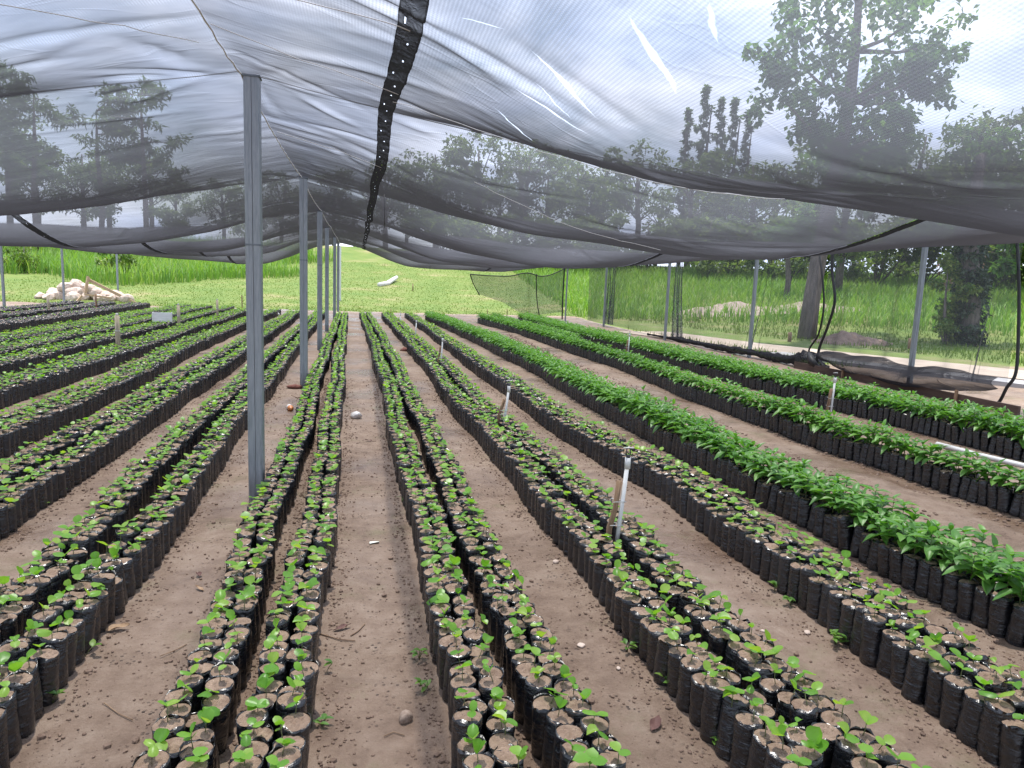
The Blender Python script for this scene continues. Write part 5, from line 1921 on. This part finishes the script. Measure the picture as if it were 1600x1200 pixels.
def plant(kind, x, y, s, label, name='tree', cat='tree', group=None, sx=1.0):
    t = thing(name, label, cat, (x, y, float(land(x, y))), random.uniform(0, 6.28), group)
    t.scale = (s * sx, s * sx, s)
    tm, cm = KIND[kind]
    put('trunk' if cat == 'tree' else 'stems', tm, t)
    put('crown' if cat == 'tree' else 'foliage', cm, t)


# pines seen through the net on the left
G1 = 'pines beyond the left beds'
plant('pineA', -15.7, 60, 0.86, 'flat-topped pine with a clear bare trunk behind the left net roof', 'pine_tree', 'tree', G1)
plant('pineB', -19.6, 62, 0.86, 'pine second from right of the left pine group', 'pine_tree', 'tree', G1)
plant('pineA', -23.5, 61, 0.84, 'dense pine in the middle of the left pine group', 'pine_tree', 'tree', G1)
plant('pineB', -26.5, 64, 0.86, 'far left pine at the edge of the photo', 'pine_tree', 'tree', G1)
plant('pineB', -31, 63, 0.9, 'pine just outside the left edge, its branches reaching in', 'pine_tree', 'tree', G1)
G2 = 'tree line at the back of the field'
line = [(-34, 82, 'roundA', .8), (-28, 84, 'roundC', .75), (-22, 86, 'roundB', .72), (-15, 88, 'roundC', .62), (-9, 90, 'roundA', .62), (-3, 90, 'roundB', .68), (3, 88, 'roundA', .80), (8.5, 84, 'roundC', .98), (13, 82, 'roundB', .98),
        (18, 80, 'roundA', 1.0), (23, 76, 'roundC', .92), (27.5, 71, 'roundB', .86), (31, 66, 'roundA', .80), (36, 63, 'roundC', .86), (41, 60, 'roundB', .88), (46.5, 56, 'roundA', .88), (50, 50, 'roundC', .92), (54, 45, 'roundB', .92), (57, 39, 'roundA', .95)]


def shown(rows, h):
    """those of a row of plants that stand in view, from left to right"""
    out = []
    for q in rows:
        p = in_px((q[0], q[1], float(land(q[0], q[1])) + h))
        if p and -90 < p[0] < 1700:
            out.append((p[0], q))
    return [q for _, q in sorted(out, key=lambda t: t[0])]


line = shown(line, 8)
for i, (x, y, kd, s) in enumerate(line):
    plant(kd, x, y, s * 1.12, f"{ordinal(i + 1)} leafy tree from the left in the hazy line behind the field", 'broadleaf_tree', 'tree', G2, 1.1)
for i, (x, y, kd, s) in enumerate(line[::1]):
    plant(['roundB', 'roundC', 'roundA'][i % 3], x * 1.07 + 2.6, y * 1.06 + 1, s * (1.0 + 0.22 * math.sin(i * 2.1)), "pale hazy tree in the rearmost row, between and above the nearer tree line", 'broadleaf_tree', 'tree', 'rear row of the tree line', 1.1)
G3 = 'conifer spires over the tree line'
for i, (u, Y_, s) in enumerate([(1060, 74, .86), (1085, 75, 1.0), (1110, 74, .93), (1130, 75, .95), (1152, 74, .88)]):
    p = at(u, 400, Y_)
    plant('spire', p.x, p.y, s * 1.12, f"{ordinal(i + 1)} from left of five narrow conifers over the right tree line", 'conifer_tree', 'tree', G3)
G4 = 'trees right of the big tree'
plant('roundB', 31, 33, 0.80, 'rounded tree right of the big broad-leaved crown', 'broadleaf_tree', 'tree', G4)
plant('roundC', 35, 31, 0.92, 'bright-topped tree over the net near the right edge', 'broadleaf_tree', 'tree', G4)
plant('roundA', 37, 24, 0.86, 'dark tree at the right edge above the net roof', 'broadleaf_tree', 'tree', G4)
plant('roundA', 27.5, 38, 0.72, 'dark full tree directly behind the big leaning tree', 'broadleaf_tree', 'tree', G4)
G5 = 'dark understory behind the field'
for i, (x, y, s) in enumerate(shown([(25, 50, .8), (30, 47, .85), (34, 43, .8), (38, 38, .85), (41, 33, .8), (20, 58, .8), (14, 66, .8), (43, 27, .85)], 3)):
    plant('understory', x, y, s, f"{ordinal(i + 1)} dark thicket from left at the back of the right field", 'thicket', 'thicket', G5, 1.15)
for i, (x, y, s) in enumerate([(17, 60, .8), (22.5, 55, .8), (27.5, 51, .85), (32, 46.5, .8), (36, 41, .8), (39.5, 36, .8), (42, 30, .8), (11, 68, .8), (8, 73, .75)]):
    plant('understory', x * 1.06, y * 1.06, s * 0.95, "low bushy thicket closing the gaps between trunks behind the right field", 'thicket', 'thicket', 'low thickets between the trunks', 1.5)
plant('pinkbush', 33.5, 35.5, 0.9, 'pinkish dry bush behind the near side post on the right', 'dry_bush', 'bush')
plant('bush', -13.6, 46.5, 1.0, 'dark green bush in the tall grass behind the stone pile', 'bush', 'bush', 'bushes in the left grass')
plant('bush', -19.5, 48.5, 0.8, 'yellow-green bush left of the stone pile in the grass', 'bush', 'bush', 'bushes in the left grass')
plant('understory', -17.5, 76, 0.6, 'dark thicket peeping under the left roof edge above the grass', 'thicket', 'thicket', G5)
plant('understory', -10.5, 78, 0.6, 'dark thicket above the grass left of the centre posts', 'thicket', 'thicket', G5)

# slim tree left of the leaning one
sl = thing('slim_tree', 'slim short tree in the field left of the leaning trunk', 'tree', (23.2, 36.5, float(land(23.2, 36.5))))
V, F = tube([(0, 0, -0.3), (0.05, 0, 1.0), (-0.1, 0, 2.2), (0.2, 0, 3.4)], [0.16, 0.15, 0.13, 0.06], 8, True, 0.1)
MB().add(V, F).build('trunk', M_BARK, sl)
C, Rr = clumps(np.random.default_rng(21), [((0, 0, 3.4), 1.3), ((0.9, 0.3, 3.1), 1.0), ((-0.8, 0, 3.6), 1.0), ((0.2, 0, 4.6), 1.3)], 9)
mb = MB()
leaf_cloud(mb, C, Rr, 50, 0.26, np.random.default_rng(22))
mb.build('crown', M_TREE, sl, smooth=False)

# ivy-clad trunk with a leafy bush at its foot
iv = thing('ivy_tree', 'dark tree trunk wrapped in ivy near the right edge', 'tree', (20.4, 20.9, 0))
b0 = Vector((20.4, 20.9, 0))
pth = [at(1513, 550, 20.9) - b0, at(1518, 470, 20.9) - b0, at(1515, 400, 20.9) - b0, at(1520, 330, 21) - b0, at(1535, 240, 21.2) - b0]
pth[0].z = -0.2
V, F = tube(pth, [0.3, 0.28, 0.26, 0.22, 0.12], 10, True, 0.1)
MB().add(V, F).build('trunk', M_BARK, iv)
C, Rr = [], []
r = np.random.default_rng(31)
for k in range(130):
    q = r.random()
    j = q * 3.2
    c = pth[int(j)].lerp(pth[int(j) + 1], j % 1)
    a = r.uniform(0, 6.28)
    C.append((c.x + math.cos(a) * 0.3, c.y + math.sin(a) * 0.3, c.z))
    Rr.append(r.uniform(0.15, 0.36))
mb = MB()
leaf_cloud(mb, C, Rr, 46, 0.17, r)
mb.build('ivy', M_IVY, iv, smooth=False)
blobs = [(tuple(at(u, v, 21.2 + dy) - b0), s) for (u, v, dy, s) in [(1500, 330, 0, 1.0), (1555, 300, 0.4, 1.1), (1460, 350, -.3, 0.6), (1590, 360, .2, .9), (1540, 230, 0.3, 1.2), (1610, 260, 0, 1.3), (1570, 410, 0, .5)]]
C, Rr = clumps(r, blobs, 9)
mb = MB()
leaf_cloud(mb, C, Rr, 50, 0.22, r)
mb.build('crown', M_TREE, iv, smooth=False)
vb = thing('leafy_shrub', 'yellow-green leafy shrub left of the ivy-clad trunk', 'shrub', (19.4, 21.0, 0))
b0 = Vector((19.4, 21.0, 0))
blobs = [(tuple(at(u, v, 21.0 + dy) - b0), s) for (u, v, dy, s) in [(1478, 440, 0, .45), (1490, 480, .2, .5), (1470, 510, 0, .45), (1500, 530, .2, .5), (1482, 410, 0, .38), (1505, 450, .3, .4), (1475, 545, 0, .35)]]
st = MB()
for c, s in blobs:
    V, F = tube([(0.15, 0, -0.1), Vector(c) * 0.5, c], [0.04, 0.03, 0.01], 5)
    st.add(V, F)
st.build('stems', M_BARK, vb)
blobs += [((c[0] + r.normal(0, .25), c[1] + r.normal(0, .25), c[2] * r.uniform(.8, 1.1)), q * 0.95) for c, q in list(blobs)]
C, Rr = clumps(r, blobs, 10)
mb = MB()
leaf_cloud(mb, C, Rr, 46, 0.13, r)
mb.build('foliage', M_BUSH, vb, smooth=False)
